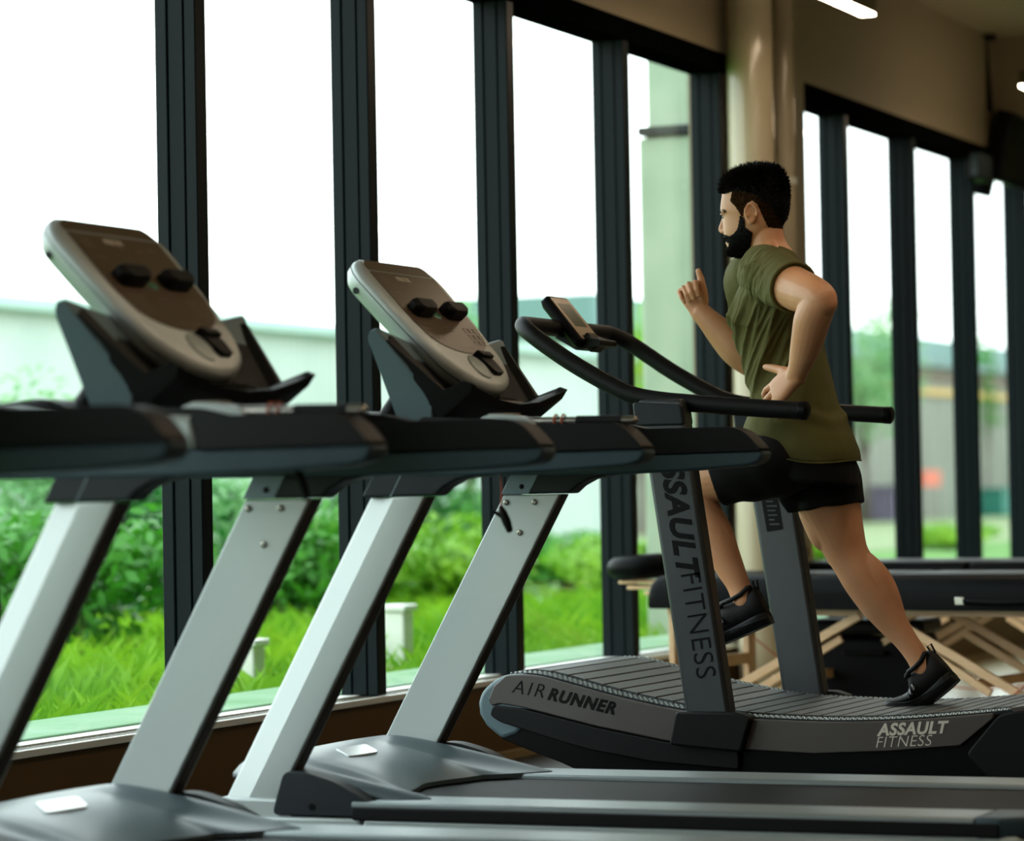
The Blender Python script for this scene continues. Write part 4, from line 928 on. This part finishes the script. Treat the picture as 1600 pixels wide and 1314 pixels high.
# ---- eyes and brows
M['eye'] = mat('eye_white', '#7d736a', .4, spec=.2); M['iris'] = mat('dark_iris', '#120b07', .15)
for s in (-1, 1):
    mb = MB(); mb.ball(at3(1141, 339.8, s * .031), .0125, 16, 10); e = mb.obj('eye', M['eye'], man, smooth=180)
    MB().ball(at3(1136.2, 339.9, s * .031), (.0050, .0068, .0068), 12, 8).obj('iris', M['iris'], e, smooth=180)
    mb = MB(); mb.tube([at3(1134, 336.2, s * .017), at3(1131.8, 335.7, s * .030), at3(1135.5, 336.8, s * .044)], [.0022, .003, .002], 8, round_=True); mb.obj('eyelid', M['skin'], e)
# ---- hair, fade, beard, brows: short tapered locks growing from the skin
M['hair'] = mat('black_hair', '#070504', .55, spec=.1); M['fade'] = mat('cropped_hair', '#38230f', .9, c2='#1a0f07', vscale=60, var=.2, spec=.05)
def inside(p, poly):
    x, y = p; c = False
    for (x0, y0), (x1, y1) in zip(poly, poly[1:] + poly[:1]):
        if (y0 > y) != (y1 > y) and x < (x1 - x0) * (y - y0) / (y1 - y0) + x0: c = not c
    return c
HAIR = [(1120, 303), (1131, 303), (1144, 300), (1141, 314), (1147, 320), (1155, 331), (1158, 338), (1163, 338), (1164, 326), (1168, 317), (1176, 313), (1184, 320), (1190, 333), (1195, 345), (1200, 355), (1224, 358), (1250, 340), (1250, 245), (1118, 245)]
THICK = [(1118, 303), (1131, 303), (1144, 300), (1150, 298), (1166, 300), (1184, 307), (1200, 318), (1212, 332), (1222, 345), (1250, 345), (1250, 240), (1118, 240)]
BEARD = [(1157, 336), (1163, 340), (1164, 355), (1176, 363), (1172, 386), (1168, 404), (1143, 404), (1136, 393), (1137.5, 386), (1139.5, 384), (1140, 379), (1136, 376.5), (1132, 371), (1133, 366.5), (1141, 369), (1148, 364), (1153, 358), (1155, 348)]
import array
polys = []
for p in bme.polygons:
    c = p.center + BM_OFF
    if c.z > 1.67 and abs(c.y - YM) < .095:
        q = proj((c.x, YM - abs(c.y - YM), c.z)); near_ear = ((q[0] - 1173.5) / 11.5) ** 2 + ((q[1] - 335) / 19) ** 2 < 1 and abs(c.y - YM) > .065
        if near_ear: continue
        polys.append((c, p.normal.copy(), q, p.area, [bme.vertices[i].co + BM_OFF for i in p.vertices], [bme.vertices[i].normal for i in p.vertices]))
def shell(name, sel, off, mt):
    vs, fs = [], []
    for c, n, q, ar_, co, nn in sel:
        k = len(vs); vs += [a + b * off for a, b in zip(co, nn)]; fs.append(tuple(range(k, k + len(co))))
    mb = MB().add(vs, fs); me = mb.mesh(name)
    bm = bmesh.new(); bm.from_mesh(me); bmesh.ops.remove_doubles(bm, verts=bm.verts, dist=.0005); bm.to_mesh(me); bm.free()
    return link(name, me, mt, man, smooth=180)
def locks(mb, sel, per_m2, ln, rad_, dirf, seed):
    rr = random.Random(seed)
    for c, n, q, ar_, co, nn in sel:
        e = ar_ * per_m2; k = int(e) + (rr.random() < e - int(e))
        for _ in range(k):
            w_ = [rr.random() for _ in co]; s = sum(w_); p = V((0, 0, 0))
            for a, b in zip(co, w_): p += a * (b / s)
            L = ln(q, rr); d = dirf(n, q, rr).normalized(); r = rad_ * rr.uniform(.7, 1.2)
            bend = V((rr.uniform(-1, 1), rr.uniform(-1, 1), rr.uniform(-1, 1))) * .25
            p1 = p + d * L * .55; p2 = p1 + (d + bend + V((0, 0, -.15))) * L * .45
            u = d.orthogonal().normalized(); w2 = d.cross(u)
            k0 = len(mb.v); P0 = p - n * .001
            for cc, f in ((P0, 1), (p1, .8)): mb.v += [cc + u * r * f, cc + (w2 * .87 - u * .5) * r * f, cc - (w2 * .87 + u * .5) * r * f]
            mb.v.append(p2)
            fs = [(0, 1, 4, 3), (1, 2, 5, 4), (2, 0, 3, 5), (3, 4, 6), (4, 5, 6), (5, 3, 6)]
            mb.f += [tuple(k0 + i for i in f) for f in fs]; mb.mi += [0] * 6
thick = [s for s in polys if inside(s[2], THICK)]
fade = [s for s in polys if inside(s[2], HAIR) and not inside(s[2], THICK)]
beard = [s for s in polys if inside(s[2], BEARD)]
hair = shell('hair', thick, .004, M['hair'])
mb = MB()
def hl(q, rr):
    t = max(0, min(1, (312 - q[1]) / 45)); return rr.uniform(.2, 1.5) * (.006 + .013 * t + .016 * t * max(0, min(1, (1160 - q[0]) / 30)))
def hd(n, q, rr):
    fr = max(0, min(1, (1165 - q[0]) / 40))
    return n * .75 + V((-1.1 * fr - .25, rr.uniform(-.3, .3), .35 - .25 * fr)) * (.35 + .6 * fr) + V((rr.uniform(-.3, .3), rr.uniform(-.3, .3), rr.uniform(-.15, .3)))
locks(mb, thick, 130000, hl, .0016, hd, 3)
h2 = mb.obj('hair_locks', M['hair'], hair, smooth=0); h2['kind'] = 'stuff'
fd = shell('cropped_sides', fade, .0012, M['fade'])
bd_ = shell('beard', beard, .0035, M['hair'])
mb = MB()
locks(mb, beard, 260000, lambda q, rr: rr.uniform(.5, 1.1) * (.004 + .006 * max(0, min(1, (q[1] - 345) / 45))), .0009, lambda n, q, rr: n * .6 + V((-.15, 0, -.7)) + V((rr.uniform(-.25, .25), rr.uniform(-.3, .3), rr.uniform(-.2, .2))), 5)
b2 = mb.obj('beard_locks', M['hair'], bd_, smooth=0); b2['kind'] = 'stuff'
BROW = [(1124, 327), (1124, 331.5), (1129, 331), (1135, 333), (1142, 335), (1142, 332), (1135, 328.5), (1129, 326.5)]
br = [s for s in polys if inside(s[2], BROW) and .008 < abs(s[0].y - YM) < .058]
mb = MB(); locks(mb, br, 500000, lambda q, rr: rr.uniform(.004, .007), .0008, lambda n, q, rr: n * .5 + V((.8, 0, -.1)) + V((rr.uniform(-.2, .2),) * 3), 9)
mb.obj('eyebrow', M['hair'], man, smooth=0)
# ---- T-shirt
T = MB()
T.loft(torso(.0, 0, 14))
limb(T, [(1188, 424, 3.37, .075, .085), (1204, 430, 3.295, .084, .086), (1222, 440, 3.215, .077, .080), (1236, 447, 3.165, .0715, .0735), (1239, 448.5, 3.155, .071, .073)], flat=True)
limb(T, [(1180, 428, 3.54, .08), (1172, 440, 3.615, .084), (1176, 475, 3.655, .076), (1179, 505, 3.675, .072)])
tme = remesh(T, 'shirt', .0045, 10, .5)
ca_, cb_ = px(1238, 452, 3.25), px(1172, 628, 3.28)
fd_ = (cb_ - ca_).normalized(); fu = V((0, 1, 0)).cross(fd_).normalized(); fl = fd_.cross(fu)
arm0 = px(1232, 470, 3.22)
newco = []
for v in tme.vertices:
    p = v.co; q = proj((p.x, YM, p.z)); n = v.normal
    r_ = p - arm0
    ang = math.atan2(-(q[1] - 455), q[0] - 1245)
    dist = math.hypot(q[0] - 1245, q[1] - 455)
    # folds fanning from the armpit to the belly, near side and front
    wgt = max(0, min(1, (q[1] - 455) / 45)) * max(0, min(1, (655 - q[1]) / 70)) * max(0, min(1, (1285 - q[0]) / 60))
    w1 = p.dot(fu); al = p.dot(fd_)
    rg = lambda v: max(0., 1 - abs(noise.noise(v)) * 2.4) ** 2.2
    d = .75 * rg(V((al * 2.2, w1 * 21, p.y * 1.5 + 3))) + .7 * rg(V((al * 3.0 + 9, w1 * 34, p.y * 2))) - .30
    sf = .25 + .75 * max(0, -n.y)
    dz = d * .0200 * wgt * sf
    # chest creases to the armpit
    wc = math.exp(-((q[1] - 494) / 24) ** 2) * max(0, min(1, (1232 - q[0]) / 40))
    k1 = p.z * .93 + p.x * .37; k2 = p.x * .93 - p.z * .37
    dz += wc * sf * .0110 * (rg(V((k2 * 5, k1 * 30, p.y * 2))) - .35)
    # sleeve and shoulder creases across the arm
    ws = math.exp(-((q[0] - 1214) / 34) ** 2 - ((q[1] - 432) / 36) ** 2) * (p.y < 3.40)
    k1 = q[0] * .86 + q[1] * .5; k2 = q[1] * .86 - q[0] * .5
    dz += ws * .0125 * (.7 * rg(V((k1 * .085, k2 * .016, 4))) + .5 * rg(V((k1 * .15, k2 * .022, 8))) - .4)
    # loose lower back and hem
    wb = max(0, min(1, (q[1] - 590) / 50)) * max(0, min(1, (q[0] - 1190) / 40))
    dz += wb * (.0055 * noise.noise(V((p.x * 9, p.y * 7, p.z * 15))) + .0035 * math.sin(p.z * 95 + p.x * 30 + 4 * noise.noise(p * 5)) * math.exp(-((q[1] - 645) / 26) ** 2))
    dz += .0018 * noise.noise(p * 22)
    newco.append(p + n * dz)
for v, c in zip(tme.vertices, newco): v.co = c
M['shirt'] = mat('olive_jersey', '#5d5a32', .8, bump=.35, bscale=900, spec=.2)
shirt = link('shirt', tme, M['shirt'], man, smooth=180)
# hem seams and collar
def ringline(r, off): return [p for p in r]
hemr = oval(*TR[-1][:2], TR[-1][2], 0, droop=TR[-1][4], grow=.0005)
MB().tube(hemr, .0028, 8, closed=True).obj('hem', M['shirt'], shirt)
cr_ = oval((1178, 400), (1226, 386), .064, 8)
MB().tube([p + V((0, 0, .002)) for p in cr_], .0062, 10, closed=True).obj('collar', M['shirt'], shirt)
a0 = px(1238.5, 448, 3.156); dd = (px(1239, 448.5, 3.155) - px(1222, 440, 3.215)).normalized(); uu = V((0, 1, 0)); uu = (uu - dd * uu.dot(dd)).normalized(); vv = dd.cross(uu)
MB().tube([a0 + uu * (.0715 * math.cos(t)) + vv * (.0735 * math.sin(t)) + dd * .004 for t in [2 * math.pi * j / 28 for j in range(28)]], .0045, 8, closed=True).obj('sleeve_hem', M['shirt'], shirt)
# ---- shorts
H = MB()
H.loft([oval((1182, 668), (1326, 688), .150, 0), oval((1188, 690), (1330, 705), .156, 0), oval((1194, 715), (1338, 733), .166, 0), oval((1205, 745), (1340, 758), .160, 0)])
limb(H, [(1282, 718, 3.53, .098, .098), (1289, 750, 3.54, .110, .110), (1294, 780, 3.54, .108, .110), (1296, 793, 3.54, .106, .110)], n=26, flat=True)
limb(H, [(1252, 712, 3.40, .098, .098), (1215, 720, 3.37, .112, .110), (1180, 728, 3.362, .106, .107), (1150, 734, 3.358, .100, .102), (1122, 740, 3.356, .097, .100)], n=26, flat=True)
limb(H, [(1225, 742, 3.46, .05), (1240, 775, 3.47, .03, .05), (1247, 796, 3.475, .010, .04)])
hme = remesh(H, 'shorts', .005, 8, .5)
for v in hme.vertices:
    p = v.co; v.co = p + v.normal * (.004 * noise.noise(V((p.x * 8, p.y * 8, p.z * 8))) + .0022 * math.sin(p.x * 60 + p.z * 40 + 3 * noise.noise(p * 6)))
M['shorts'] = mat('black_shorts', '#070708', .75, bump=.2, bscale=700, spec=.25)
shorts = link('shorts', hme, M['shorts'], man, smooth=180)
# ---- shoes
M['shoe'] = mat('black_mesh', '#08090a', .5, bump=.6, bscale=420, spec=.25); M['sole'] = mat('black_foam', '#060708', .4, spec=.25); M['shine'] = mat('glossy_overlay', '#1c2226', .22)
def shoe(path, Y, label=None):
    """path: toe to heel along the bottom of the sole, in pixels on the plane Y"""
    P3 = [px(a, b, Y) for a, b in path]; s = spline([tuple(p) for p in P3], 10); s = [V(p) for p in s]
    L = [0]
    for a, b in zip(s, s[1:]): L.append(L[-1] + (b - a).length)
    tot = L[-1]
    def fr(t):
        d = t * tot
        for i in range(len(s) - 1):
            if L[i] <= d <= L[i + 1] + 1e-9:
                k = (d - L[i]) / max(1e-9, L[i + 1] - L[i]); p = s[i].lerp(s[i + 1], k); tg = (s[min(i + 2, len(s) - 1)] - s[max(i - 1, 0)]).normalized(); break
        n = V((0, 1, 0)).cross(tg); n = n if n.z > 0 else -n
        return p, tg, n.normalized()
    prof = [(0, .014, .022, .016), (.03, .030, .030, .022), (.10, .041, .038, .026), (.22, .049, .050, .028), (.35, .050, .068, .029), (.46, .046, .094, .031), (.54, .043, .112, .033), (.62, .041, .116, .034), (.72, .039, .114, .036), (.82, .038, .114, .038), (.91, .036, .124, .039), (.965, .031, .126, .038), (.99, .025, .116, .036), (1.0, .016, .094, .030)]
    q = spline(prof, 4); up_, so_ = [], []
    for t, hw, hu, hs in q:
        t = min(1, max(0, t)); p, tg, n = fr(t); r = []
        base = p + n * hs * .7
        for j in range(20):
            a = 2 * math.pi * j / 20; co, si = math.cos(a), math.sin(a)
            z = (hu - hs * .7) * (.5 + .5 * si); wv = hw * .93 * math.copysign(abs(co) ** .7, co) * (1 - (.42 if t < .42 else max(.12, .42 - (t - .42) * 3)) * max(0, si) ** 1.5)
            r.append(base + n * z + V((0, wv, 0)))
        up_.append(r)
        so_.append([p + n * z + V((0, y, 0)) for y, z in ((-hw * .88, 0), (hw * .88, 0), (hw * 1.02, hs * .35), (hw * 1.05, hs * .8), (hw * .97, hs), (-hw * .97, hs), (-hw * 1.05, hs * .8), (-hw * 1.02, hs * .35))])
    sh = MB().loft(up_).obj('shoe', M['shoe'], man, smooth=180)
    MB().loft(so_).obj('sole', M['sole'], sh, bevel=.004, smooth=50)
    for sd in (-1, 1):
        ln = []
        for t, hw, hu, hs in q:
            if .06 < t < .99:
                p, tg, n = fr(t); ln.append(p + n * (hs * (.80 + .25 * math.sin(t * 5))) + V((0, sd * hw * 1.05, 0)))
        MB().tube(ln, .0026, 6, round_=True).obj('midsole_line', M['shine'], sh)
        for t0, t1, h0, h1 in ((.30, .37, .042, .060), (.38, .45, .050, .074), (.46, .53, .058, .086)):
            a, _, n = fr(t1); b_, _, n2 = fr(t0 + .08)
            MB().tube([b_ + n2 * h0 + V((0, sd * .044, 0)), (a + b_) / 2 + n * (h0 + h1) / 2 + V((0, sd * .037, 0)), a + n * h1 + V((0, sd * .020, 0))], [.005, .006, .004], 8, round_=True).obj('overlay', M['shine'], sh)
    lc = MB()
    for t, h in ((.36, .071), (.41, .080), (.46, .088), (.51, .096), (.555, .102)):
        p, tg, n = fr(t)
        lc.tube([p + n * (h - .010) + V((0, -.026, 0)), p + n * h + V((0, -.008, 0)), p + n * h + tg * .006 + V((0, .008, 0)), p + n * (h - .010) + V((0, .026, 0))], .0028, 6, round_=True)
    p, tg, n = fr(.575)
    for sd in (-1, 1):
        lc.tube([p + n * .106, p + n * .116 + V((0, sd * .018, 0)) - tg * .012, p + n * .106 + V((0, sd * .03, 0)) - tg * .016], .0022, 6, round_=True)
        lc.tube([p + n * .106, p + n * .100 + V((0, sd * .026, 0)) - tg * .03], .0022, 6, round_=True)
    lc.obj('laces', M['rubber'], sh)
    co = []
    for t, hw, hu, hs in ((.52, .024, .106, 0), (.60, .036, .113, 0), (.72, .037, .112, 0), (.83, .035, .115, 0), (.92, .026, .126, 0)):
        p, tg, n = fr(t); co.append((p + n * hu, hw))
    cl = [c + V((0, -h, 0)) for c, h in co] + [c + V((0, h, 0)) for c, h in co[::-1]]
    MB().tube(cl, .0075, 10, closed=True).obj('collar', M['shoe'], sh)
    p, tg, n = fr(.965)
    MB().tube([p + n * .112 - tg * .002, p + n * .140 + tg * .002, p + n * .138 + tg * .016, p + n * .112 + tg * .010], .0035, 8, round_=True).obj('heel_loop', M['rubber'], sh)
    return sh
shoe([(1382, 1106), (1402, 1110.5), (1428, 1111), (1448, 1104), (1474, 1085), (1499, 1063)], 3.55)
shoe([(1077, 1022), (1098, 1017), (1125, 1009), (1155, 997), (1184, 984), (1208, 973)], 3.355)
